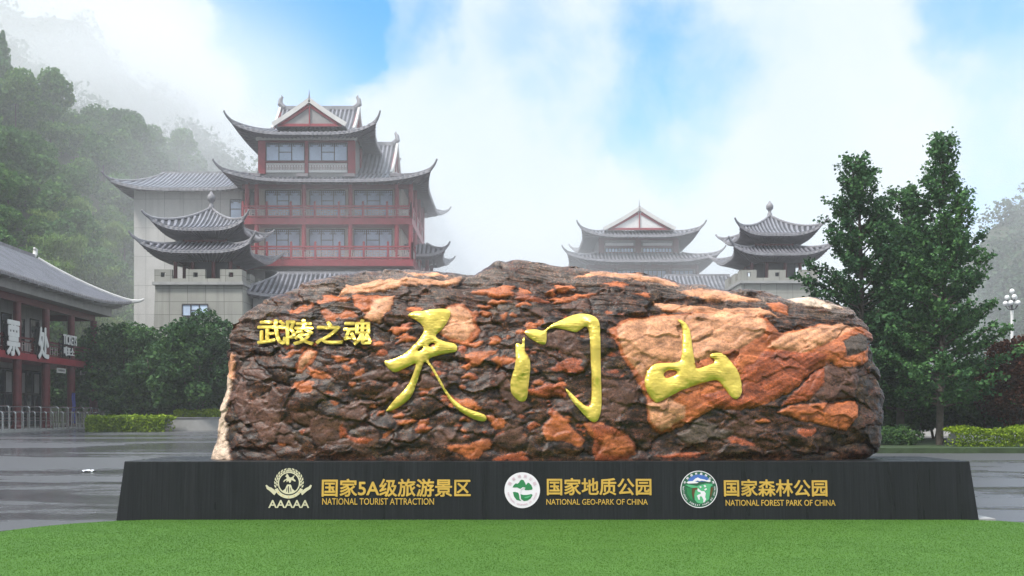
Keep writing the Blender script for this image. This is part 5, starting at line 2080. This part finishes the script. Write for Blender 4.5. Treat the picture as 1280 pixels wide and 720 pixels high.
def char_sign(name, s, ya, yb, za, zb, label, cat, group=None, emb=0.03, back=True, thick=0.22, x0=0.55):
    """white channel letters facing the forecourt, dark returns and a dark frame behind them; hall coordinates"""
    ctr = hall_pt(x0, (ya + yb) / 2, za)
    t = thing(name, ctr, label, cat, group, rz=TH_RZ)
    v, f = text_geo(s, 0.0, 0.5)
    lo, hi = v.min(0), v.max(0)
    face, side = MB(), MB()
    k = 0
    for dx, dz in ((0, 0), (emb, 0), (-emb, 0), (0, emb), (0, -emb), (emb * .7, emb * .7), (-emb * .7, -emb * .7), (emb * .7, -emb * .7), (-emb * .7, emb * .7)):
        for m_, xo, th_ in ((face, 0.06, 0.05), (side, 0.0, thick)):
            n0_ = len(m_.v)
            for p in v:
                yy = (p[0] + dx - lo[0]) / (hi[0] - lo[0]) * (yb - ya) - (yb - ya) / 2
                zz = (p[1] + dz - lo[1]) / (hi[1] - lo[1]) * (zb - za)
                m_.v.append((xo + (p[2] - 0.5) * th_ + k * 0.0015, yy, zz))
            m_.f += [tuple(q + n0_ for q in ff) for ff in f]
        k += 1
    face.build('face', M['white'], t, local=True)
    side.build('return', M['black'], t, local=True)
    if back:
        b = MB()
        w_ = (yb - ya) / 2
        h_ = zb - za
        for yy in (-w_ * .7, w_ * .7):
            b.box(-thick - .12, -thick - .04, yy - .05, yy + .05, -0.15, h_ * 1.04)
        for zz in (.05 * h_, .5 * h_, .97 * h_):
            b.box(-thick - .2, -thick - .121, -w_ * 1.05, w_ * 1.05, zz - .05, zz + .05)
        for yy in (-w_ * .7, w_ * .7):
            b.bar((-thick - .1, yy, h_ * .9), (-thick - .55, yy, 0), .06)
        b.build('bracket_frame', M['black'], t, local=True)
    return t


char_sign('character_sign', "票", -19.0, -16.95, 5.72, 8.3, 'big white Chinese character with stacked strokes on the balcony, nearer the photo edge', 'sign', 'white character signs on the balcony')
char_sign('character_sign', "处", -13.5, -11.55, 5.75, 8.25, 'big white Chinese character with a long sweeping foot beside the TICKETS lettering', 'sign', 'white character signs on the balcony')
char_sign('lettering_sign', "TICKETS", -8.5, -5.6, 7.25, 8.1, 'small white TICKETS lettering on the balcony rail', 'sign', emb=0.015, thick=.1)
char_sign('lettering_sign', "매표소", -8.4, -6.2, 6.25, 7.05, 'small white Korean lettering under the TICKETS sign', 'sign', emb=0.02, thick=.1)
for i, (ya, yb, lb) in enumerate(((-8.8, -7.0, 'white window sign hanging under the balcony below the TICKETS lettering'), (-3.6, -1.9, 'white window sign hanging under the balcony next to the corner column'))):
    t = thing('hanging_sign', hall_pt(.15, (ya + yb) / 2, 4.75), lb, 'sign', 'white signs under the balcony', rz=TH_RZ)
    b = MB()
    hw = (yb - ya) / 2
    b.box(-.04, .04, -hw, hw, 0, .42)
    b.build('panel', M['barge'], t, local=True)
    b = MB()
    for k in range(5):
        y0 = -hw * .75 + k * hw * .3
        b.box(.042, .047, y0, y0 + hw * .2, .13, .3)
    b.build('lettering_marks', M['frame'], t, local=True)
    b = MB()
    for yy in (-hw * .8, hw * .8):
        b.bar((0, yy, .42), (0, yy, .72), .03)
    b.build('hanger', M['steel'], t, local=True)
# security camera on the deck corner
t = thing('security_camera', hall_pt(.6, .5, 5.15), 'small white security camera under the balcony corner', 'camera', rz=TH_RZ)
b = MB()
b.bar((-.2, -.1, .28), (.25, 0, .28), .07)
b.bar((.25, 0, .3), (.25, 0, .12), .07)
b.build('arm', M['white'], t, local=True)
b = MB()
b.lathe((.25, 0, -.28), [(.05, 0), (.16, .06), (.20, .2), (.2, .42), (.08, .5)], 12)
b.build('housing', M['white'], t, local=True, smooth=True)
# banner tied to the third column
t = thing('banner', hall_pt(.36, -5.75, .15), 'narrow blue banner standing against a dark red column', 'banner', rz=TH_RZ)
b = MB()
b.grid([[(.02 + .03 * math.sin(j * 1.3), -.38 + .76 * i / 4, 2.7 * j / 10 + .2) for i in range(5)] for j in range(11)])
b.build('cloth', M['blue'], t, local=True)
b = MB()
b.bar((0, 0, 0), (0, 0, 3.0), .05)
b.bar((0, -.4, 2.92), (0, .4, 2.92), .04)
b.box(-.25, .25, -.3, .3, -.15, .03)
b.build('pole', M['steel'], t, local=True)


def queue_rail(h):
    t = thing('queue_rail', (0, 0, 0), '', 'railing', 'stainless queue rails in front of the ticket hall')
    pst = MB()
    pst.tube([(0, 0, 0), (0, 0, h - .12), (-.05, 0, h - .03), (-.14, 0, h), (-1.3, 0, h), (-1.39, 0, h - .03), (-1.44, 0, h - .12), (-1.44, 0, 0)], .05, 8)
    pst.build('hoop', M['steel'], t, local=True)
    b = MB()
    for xx in (0, -1.44):
        b.lathe((xx, 0, 0), [(.1, 0), (.1, .02), (.06, .03)], 10)
    b.tube([(-.05, 0, h * .5), (-1.39, 0, h * .5)], .025, 6)
    b.build('foot_plate', M['steel'], t, local=True)
    return t


def dup(root, loc, rz, label, group):
    r = root.copy()
    COL.objects.link(r)
    r.location = loc
    r.rotation_euler = (0, 0, rz)
    r["label"] = label
    if group:
        r["group"] = group
    for ch in list(root.children):
        c = ch.copy()
        COL.objects.link(c)
        c.parent = r
        for gch in list(ch.children):
            d = gch.copy()
            COL.objects.link(d)
            d.parent = c
    return r


tall, short = queue_rail(1.75), queue_rail(1.35)
used = {}
for k in range(5):
    for j in range(5):
        tl_ = j in (1, 3)
        src = tall if tl_ else short
        yy = -BAY * k - .35 - j * 1.02
        loc = hall_pt(2.4, yy, -.02)
        lab = ('tall' if tl_ else 'low') + ' stainless steel queue hoop in front of the ticket hall columns'
        grp = ('tall' if tl_ else 'low') + ' stainless queue hoops'
        if src not in used:
            used[src] = 1
            src.location = loc
            src.rotation_euler = (0, 0, TH_RZ)
            src["label"] = lab
            src["group"] = grp
        else:
            dup(src, loc, TH_RZ, lab, grp)

# ================================================================== TREES AND SHRUBS NEAR THE FORECOURT
def bare_limbs(mbx, base, pts_list):
    for pts, rad in pts_list:
        mbx.tube(pts, rad, 6, cap=False)


def ginkgo(px, Y, H, W, label, seed, lean=(0, 0), n_br=96, low=0.12):
    r_ = np.random.default_rng(seed)
    b0 = Vector((XP(px, Y), Y, gz(Y) + .15))
    t = thing('ginkgo_tree', b0, label, 'tree')
    tr = MB()
    ax = lambda q: Vector((lean[0] * q + .12 * math.sin(q * 5 + seed), lean[1] * q + .1 * math.cos(q * 4 + seed), H * q))
    tr.tube([ax(k / 12) for k in range(13)], [W * .052 * (1 - .9 * (k / 12)) + .012 for k in range(13)], 9, cap=False)
    cl = []
    for i in range(n_br):
        q = low + (0.97 - low) * ((i + .5) / n_br) ** 1.12
        az = i * 2.39996 + r_.normal(0, .35)
        prof = W * (min(1, (q - low + .16) / .24)) * (1 - max(0, (q - .36)) / .66) ** 0.72
        L = prof * r_.uniform(.62, 1.18)
        if q > .86:
            L = max(L, .35)
        el = R(r_.uniform(-2, 24) + 46 * q ** 1.6)
        p0 = ax(q)
        dirv_ = Vector((math.cos(az) * math.cos(el), math.sin(az) * math.cos(el), math.sin(el)))
        pts = []
        for k in range(6):
            s = k / 5
            pts.append(p0 + dirv_ * L * s + Vector((0, 0, L * .20 * s * s - L * .06 * s)) + Vector(r_.normal(0, .05, 3)) * s)
        tr.tube(pts, [.055 * (1 - .85 * k / 5) * (1.3 - q) + .008 for k in range(6)], 5, cap=False)
        nsub = max(3, int(L * 3.4))
        for j in range(nsub):
            s = .22 + .78 * (j + r_.random()) / nsub
            k = min(4, int(s * 5))
            pb = pts[k].lerp(pts[k + 1], s * 5 - k)
            az2 = az + r_.choice((-1, 1)) * r_.uniform(.4, 1.3)
            el2 = R(r_.uniform(-5, 55))
            l2 = r_.uniform(.25, .8) * (1.25 - s * .6) * (W / 3.2)
            d2 = Vector((math.cos(az2) * math.cos(el2), math.sin(az2) * math.cos(el2), math.sin(el2)))
            tr.tube([pb, pb + d2 * l2], [.014, .006], 4, cap=False)
            for m_ in range(max(2, int(l2 / .16))):
                cl.append(pb + d2 * l2 * (m_ + .6) / max(2, int(l2 / .16)))
        for m_ in range(int(L / .22)):
            s = .3 + .7 * r_.random()
            k = min(4, int(s * 5))
            cl.append(pts[k].lerp(pts[k + 1], s * 5 - k))
        cl.append(pts[-1])
    tr.build('trunk', M['bark'], t, local=True, smooth=True)
    cl = np.array([tuple(c) for c in cl])
    nl = 9
    c = np.repeat(cl, nl, 0) + r_.normal(size=(len(cl) * nl, 3)) * np.array([.125, .125, .10])
    v, f = leaf_quads(c,   .165 * r_.uniform(.7, 1.35, len(c)), .7, .85)
    np_mesh('crown', v, f, M['leaf_ginkgo'], t)
    return t


ginkgo(1178, 47, 14.5, 3.15, 'taller green tree with tiered branches, right of its twin behind the boulder', 5)
ginkgo(1082, 50, 14.2, 3.7, 'green tree with loose tiered branches rising right behind the boulder end', 11, lean=(-.5, 0))
ginkgo(1128, 53, 13.0, 4.1, 'shorter green tree standing between two taller ones', 23)


def bush(name, px, Y, H, W, n, size, mt, label, cat, group=None, lobes=14, trunk=True, base=.05, wz=1.0):
    """evergreen or shrub: many overlapping leaf lobes with gaps, on short stems"""
    b0 = Vector((XP(px, Y), Y, gz(Y)))
    t = thing(name, b0, label, cat, group)
    pts = []
    cz, hz2 = H * (.5 + base * .5), H * .5
    for i in range(lobes):                         # lobes spread evenly over a rounded envelope, each a little out of line
        u = (i + .5) / lobes
        zz = 1 - 1.75 * u
        rr_ = math.sqrt(max(0.05, 1 - zz * zz)) if zz > -.35 else .94
        a = i * 2.39996 + rng.normal(0, .25)
        k = rng.uniform(.58, .80)
        s = W * rng.uniform(.27, .42)
        pts.append(blob_points(n // lobes, (math.cos(a) * rr_ * W * k, math.sin(a) * rr_ * W * k, cz + zz * hz2 * k * 1.02), (s, s, s * .8 * wz), .5, 0.03))
    pts.append(blob_points(n // 5, (0, 0, cz * .95), (W * .66, W * .66, hz2 * .75), .55, 0.03))
    p = np.concatenate(pts)
    v, f = leaf_quads(p, size * rng.uniform(.6, 1.4, len(p)), .7, .7)
    np_mesh('crown', v, f, mt, t)
    if trunk:
        m_ = MB()
        for k in range(4):
            a = k * 1.6 + .4
            m_.tube([(0.1 * math.cos(a), .1 * math.sin(a), 0), (W * .25 * math.cos(a), W * .25 * math.sin(a), H * .4), (W * .4 * math.cos(a), W * .4 * math.sin(a), H * .75)], [W * .035, W * .025, W * .01], 6)
        m_.build('trunk', M['bark'], t, local=True, smooth=True)
    return t


D = M['leaf_dark']
bush('evergreen_tree', 246, 82, 10.0, 3.8, 10000, .34, D, 'large rounded dark evergreen in front of the stone pavilion base', 'tree', lobes=26)
bush('evergreen_tree', 286, 86, 8.0, 3.0, 5000, .34, D, 'dark evergreen squeezed between the rounded evergreen and the boulder', 'tree', lobes=16)
bush('evergreen_tree', 203, 88, 8.2, 3.2, 5500, .34, D, 'low dark evergreen between the two bigger evergreens on the left', 'tree', lobes=16)
bush('evergreen_tree', 156, 94, 10.6, 4.2, 8500, .36, D, 'broad dark evergreen under the upturned corner of the ticket hall roof', 'tree', lobes=24)
bush('conifer_tree', 181, 92, 10.0, 1.7, 4500, .3, D, 'slim dark conifer with a pointed tip at the corner of the pale stone block', 'tree', lobes=18)
bush('evergreen_tree', 122, 101, 9.6, 3.4, 7000, .36, D, 'dark evergreen seen through the open corner bay of the ticket hall', 'tree', lobes=20)
bush('evergreen_tree', 92, 106, 9.0, 3.6, 5500, .38, D, 'dark evergreen mostly hidden behind the ticket hall columns', 'tree', lobes=18)
bush('evergreen_tree', 226, 90, 6.4, 3.2, 6500, .34, D, 'dark evergreen filling the gap left of the large rounded evergreen', 'tree', lobes=18, base=-.02)
bush('evergreen_tree', 178, 89, 5.2, 3.2, 6000, .34, D, 'low dark evergreen behind the middle of the lime hedge', 'tree', lobes=18, base=-.02)
bush('evergreen_tree', 268, 90, 6.0, 3.2, 6000, .34, D, 'dark evergreen behind the planter wall next to the boulder', 'tree', lobes=18, base=-.02)
# dark undergrowth on the right
for px, Y, H, W, lb in ((1112, 55, 3.9, 1.5, 'dark shrub beside the right end of the boulder'), (1146, 55, 4.2, 1.2, 'dark shrub under the middle tree'), (1205, 57, 4.4, 1.5, 'dark tall shrub right of the bare tree trunk'),
                        (1236, 56, 5.0, 1.7, 'dark shrub left of the maroon leaved tree'), (1283, 58, 4.6, 1.7, 'dark shrub behind the maroon leaved tree at the frame edge')):
    bush('shrub', px, Y, H, W * 1.25, 8000, .26, D, lb, 'shrub', 'dark undergrowth shrubs on the right', lobes=20)
for px, Y, H, W, lb in ((1132, 60, 4.6, 2.4, 'dark shrub deep in shade between the boulder and the bare trunk'), (1168, 61, 4.4, 2.2, 'dark shrub deep in shade behind the bare tree trunk'), (1258, 60, 4.2, 2.4, 'dark shrub deep in shade behind the pale steps')):
    bush('shrub', px, Y, H, W, 9000, .26, D, lb, 'shrub', 'dark undergrowth shrubs on the right', lobes=24)
bush('shrub', 1118, 48, .9, 1.3, 2200, .13, M['leaf_dark'], 'low leafy shrub by the foot of the boulder end', 'shrub', lobes=12, trunk=False)
bush('maroon_tree', 1268, 51, 6.0, 1.9, 11000, .16, M['leaf_red'], 'maroon leaved tree at the right edge of the photo', 'tree', lobes=26)


def hedge(name, x0, x1, y0, y1, zb, h, mt, label, n, size, wob=.12):
    t = thing(name, ((x0 + x1) / 2, (y0 + y1) / 2, zb), label, 'hedge')
    p = np.stack([rng.uniform(x0, x1, n), rng.uniform(y0, y1, n), np.full(n, 0.0)], 1)
    face_ = rng.random(n)
    top = h * (1 + wob * np.sin(p[:, 0] * 2.3 + 1) * np.cos(p[:, 1] * 1.7) + rng.normal(0, .07, n))
    p[:, 2] = np.where(face_ < .5, top, rng.random(n) * top)
    fr = face_ > .62
    p[fr, 1] = y0 + rng.normal(0, .06, fr.sum())
    p -= np.array([(x0 + x1) / 2, (y0 + y1) / 2, 0])
    v, f = leaf_quads(p, size * rng.uniform(.6, 1.4, n), .8, .7)
    np_mesh('foliage', v, f, mt, t)
    return t


hedge('hedge', XP(117, 78), XP(213, 78), 76.5, 79.5, gz(78), 1.05, M['leaf_lime'], 'bright lime green clipped hedge left of the boulder', 9000, .2, .05)
pw = thing('planter_wall', (XP(245, 80), 80, gz(80)), 'low grey planter wall between the lime hedge and the boulder', 'wall')
part('wall', M['concrete'], pw, (XP(214, 80), XP(285, 80), 80, 80.35, gz(80) - .05, 1.42))
part('coping', M['ridge'], pw, (XP(213, 80), XP(286, 80), 79.93, 80.42, 1.42, 1.5))
hedge('hedge', XP(214, 80), XP(283, 80), 80.5, 82.0, 1.0, .95, M['leaf_lime'], 'duller green hedge on the low grey planter wall', 3600, .2, .08)

hedge('hedge', XP(1196, 45), XP(1300, 45), 45, 46.6, gz(45) + .12, .74, M['leaf_lime'], 'bright yellow green shrub hedge under the maroon leaved tree', 5200, .11, .22)

# ---- pale building and steps glimpsed through the undergrowth
wb = thing('pale_building', (XP(1170, 66), 66, gz(66)), 'pale low building glimpsed between dark trunks on the right', 'building')
Yb = 66
part('wall', M['barge'], wb, (XP(1098, Yb), XP(1300, Yb), Yb, Yb + 6, gz(Yb), ZP(492, Yb)))
part('roof', M['ridge'], wb, (XP(1094, Yb), XP(1304, Yb), Yb - .6, Yb + 6.6, ZP(492, Yb) + .003, ZP(488, Yb)))
for pa, pb in ((1118, 1164), (1172, 1184), (1194, 1240)):
    f_ = part('window', M['frame'], wb, (XP(pa, Yb), XP(pb, Yb), Yb - .06, Yb - .003, gz(Yb) + .4, ZP(497, Yb)))
    part('pane', M['pane_dark'], f_, (XP(pa, Yb) + .1, XP(pb, Yb) - .1, Yb - .08, Yb - .063, gz(Yb) + .5, ZP(497, Yb) - .1))
st = thing('steps', (XP(1232, 49.5), 49.5, gz(49)), 'pale stone steps behind the yellow green hedge', 'steps')
for k in range(3):
    part('step', M['barge'], st, (XP(1203, 49) + .1 * k, XP(1262, 49) - .2 * k, 49 + .4 * k, 50.8, gz(49) + .18 + .2 * k + .002, gz(49) + .38 + .2 * k))

# ---- globe lamp
lp = thing('street_lamp', (XP(1265, 72), 72, gz(72)), 'white post lamp with a cluster of globe lanterns above the maroon tree', 'lamp')
Yl = 72
b = MB()
zl0 = gz(Yl)
zt_ = ZP(388, Yl)
b.lathe((XP(1265, Yl), Yl, zl0), [(.22, 0), (.2, .5), (.12, .6), (.10, zt_ - zl0 - .3), (.12, zt_ - zl0 - .28), (.12, zt_ - zl0)], 10)
b.build('post', M['white'], lp)
b = MB()
xc = XP(1265, Yl)
b.tube([(xc, Yl, zt_ - .02), (xc, Yl, ZP(369, Yl))], .05, 8)
gl = [(0, 0, ZP(364, Yl))]
for k in range(5):
    a = R(90 + 72 * k)
    gl.append((.43 * math.cos(a), .43 * math.sin(a), ZP(379, Yl)))
for k in range(3):
    a = R(30 + 120 * k)
    gl.append((.32 * math.cos(a), .32 * math.sin(a), ZP(371.5, Yl)))
for (dx, dy, zz) in gl[1:]:
    b.tube([(xc, Yl, zz - .45), (xc + dx * .6, Yl + dy * .6, zz - .42), (xc + dx, Yl + dy, zz - .17)], .03, 6)
b.build('arm', M['frame'], lp)
for (dx, dy, zz) in gl:
    b = MB()
    b.lathe((xc + dx, Yl + dy, zz), [(.02, -.17)] + [(.175 * math.cos(R(q)), .175 * math.sin(R(q))) for q in (-60, -35, -10, 15, 40, 65)] + [(.02, .175)], 12)
    b.build('globe', M['globe'], lp, smooth=True)

# ---- scrap of white paper on the wet forecourt
lt = MB()
Yq = CH * F / (590 - HZ)
lt.grid([[(XP(104 + 13 * i / 5, Yq), Yq - .25 + .5 * j / 3 + .05 * math.sin(i * 2), .012 + .05 * abs(math.sin(i * 1.7 + j))) for i in range(6)] for j in range(4)])
o = lt.build('litter', M['litter'])
tag(o, 'small crumpled white scrap lying on the wet forecourt', 'litter')

# ================================================================== TREES ON THE HILLSIDE
protos = [simple_tree('broadleaf_tree', 'broad', 10.5, 4.2, 3600, .62, M['leaf_hill']),
          simple_tree('broadleaf_tree', 'broad', 8.5, 4.6, 3600, .62, M['leaf_hill']),
          simple_tree('broadleaf_tree', 'broad', 12.5, 4.0, 3800, .60, M['leaf_hill']),
          simple_tree('conifer_tree', 'cone', 13.0, 3.0, 3600, .60, M['leaf_hill']),
          simple_tree('bamboo_clump', 'bamboo', 10.0, 3.8, 4200, .60, M['leaf_bamboo'], .26)]
firsts = [True] * 5
labs = ['rounded leafy tree in the wood on the misty left hillside', 'low spreading tree in the wood on the misty left hillside', 'tall full crowned tree in the wood on the misty left hillside',
        'pointed conifer in the wood on the misty left hillside', 'feathery yellow green bamboo clump low on the left hillside']
grps = ['rounded trees on the hillside', 'spreading trees on the hillside', 'tall trees on the hillside', 'conifers on the hillside', 'bamboo clumps on the hillside']


def put(i, x_, y_, z_, s, rz, label=None, group=None, sz=None):
    if firsts[i]:
        o = protos[i]
        firsts[i] = False
    else:
        o = protos[i].copy()
        COL.objects.link(o)
    o.location = (x_, y_, z_)
    o.rotation_euler = (0, 0, rz)
    o.scale = (s, s, s * (sz or 1))
    for k in ("label", "category", "group"):
        if k in o:
            del o[k]
    tag(o, label or labs[i], 'tree' if i < 4 else 'bamboo', group if label else grps[i])
    return o


cands = []
rs2 = np.random.default_rng(41)
tries = 0
while len(cands) < 282 and tries < 20000:
    tries += 1
    Y = rs2.uniform(104, 252)
    k = rs2.uniform(-0.68, -0.27)
    X_ = k * Y
    h_ = hill_h(X_, Y)
    if h_ < 0.5 or X_ > -47 and Y < 135:
        continue
    dmin = 3.9 + 0.008 * Y
    if any((X_ - c[0]) ** 2 + (Y - c[1]) ** 2 < dmin ** 2 for c in cands):
        continue
    cands.append((X_, Y, h_))
for X_, Y, h_ in cands:
    px_ = X_ / Y * F + 640
    u = rs2.random()
    if Y < 165 and 30 < px_ < 165 and h_ < 30 and u < .62:
        i = 4
    elif u < .34:
        i = 0
    elif u < .58:
        i = 1
    elif u < 1.1:
        i = 2
    else:
        i = 3
    put(i, X_, Y, h_ - .6, rs2.uniform(.72, 1.22), rs2.uniform(0, 6.28), sz=rs2.uniform(.9, 1.15))
for px_, Y in ((52, 128), (78, 136), (98, 127), (118, 139), (112, 150), (138, 132), (150, 143), (66, 150), (90, 158), (132, 160)):
    put(4, XP(px_, Y), Y, max(0.3, hill_h(XP(px_, Y), Y)) + 1.5, rs2.uniform(.9, 1.25), rs2.uniform(0, 6.28), sz=1.1)
# the two that stand out above the rest
Y = 205
put(2, XP(170, Y), Y, ZP(236, Y) - .5, 1.15, 1.0, 'dome crowned tree standing up behind the roof of the pale stone block', 'landmark trees on the hillside', 1.05)
Y = 200
put(3, XP(3, Y), Y, ZP(150, Y), 1.25, 2.0, 'tall pointed conifer on the skyline at the left edge of the photo', 'landmark trees on the hillside', 1.1)
for i in range(5):
    if firsts[i]:
        bpy.data.objects.remove(protos[i])

# ================================================================== AIR
def volume(name, density, color=(0.97, 0.975, 1.0), aniso=0.0):
    m = bpy.data.materials.new(name)
    m.use_nodes = True
    t = NT(m.node_tree)
    t.n.remove(t.n['Principled BSDF'])
    pv = t.add('ShaderNodeVolumePrincipled')
    pv.inputs['Color'].default_value = (*color, 1)
    pv.inputs['Density'].default_value = density
    pv.inputs['Anisotropy'].default_value = aniso
    t.link(pv.outputs[0], t.n['Material Output'].inputs['Volume'])
    return m


mb = MB()
mb.box(-490, 490, -65, 780, -3, 152)
tag(mb.build('haze', volume('haze_air', 0.00055, (0.97, 0.975, 1.0))), kind='stuff')
# low cloud: soft-edged banks lying against the mountain, round the tower and over the right hand ridge
def mist_mat(density):
    m = bpy.data.materials.new('mist_air')
    m.use_nodes = True
    t = NT(m.node_tree)
    t.n.remove(t.n['Principled BSDF'])
    pv = t.add('ShaderNodeVolumePrincipled')
    pv.inputs['Color'].default_value = (0.985, 0.985, 1.0, 1)
    pv.inputs['Anisotropy'].default_value = 0.0
    tc_ = t.add('ShaderNodeTexCoord')
    ln = t.n.new('ShaderNodeVectorMath')
    ln.operation = 'LENGTH'
    t.link(tc_.outputs['Object'], ln.inputs[0])
    d = t.maprange(ln.outputs['Value'], 0.25, 0.98, 1.0, 0.0)
    nz = t.noise(tc_.outputs['Object'], 2.6, 3, 0.5)
    d = t.math('MULTIPLY', d, t.maprange(nz, 0.32, 0.62, 0.35, 1.25))
    t.link(t.math('MULTIPLY', d, density), pv.inputs['Density'])
    t.link(pv.outputs[0], t.n['Material Output'].inputs['Volume'])
    return m


for c, r_, dn in (((-24, 128, 18), (42, 33, 38), 0.018), ((24, 142, 10), (60, 34, 34), 0.022), ((-95, 215, 80), (75, 60, 50), 0.006), ((-75, 160, 40), (45, 45, 45), 0.002),
                  ((-140, 295, 92), (110, 80, 56), 0.020), ((-95, 300, 62), (90, 75, 62), 0.014), ((-60, 320, 40), (80, 70, 60), 0.014), ((185, 235, 62), (120, 55, 50), 0.012)):
    bm = bmesh.new()
    bmesh.ops.create_icosphere(bm, subdivisions=4, radius=1)
    me = bpy.data.meshes.new('mist')
    bm.to_mesh(me)
    bm.free()
    me.materials.append(mist_mat(dn))
    o = bpy.data.objects.new('mist', me)
    COL.objects.link(o)
    o.location = c
    o.scale = r_
    tag(o, kind='stuff')
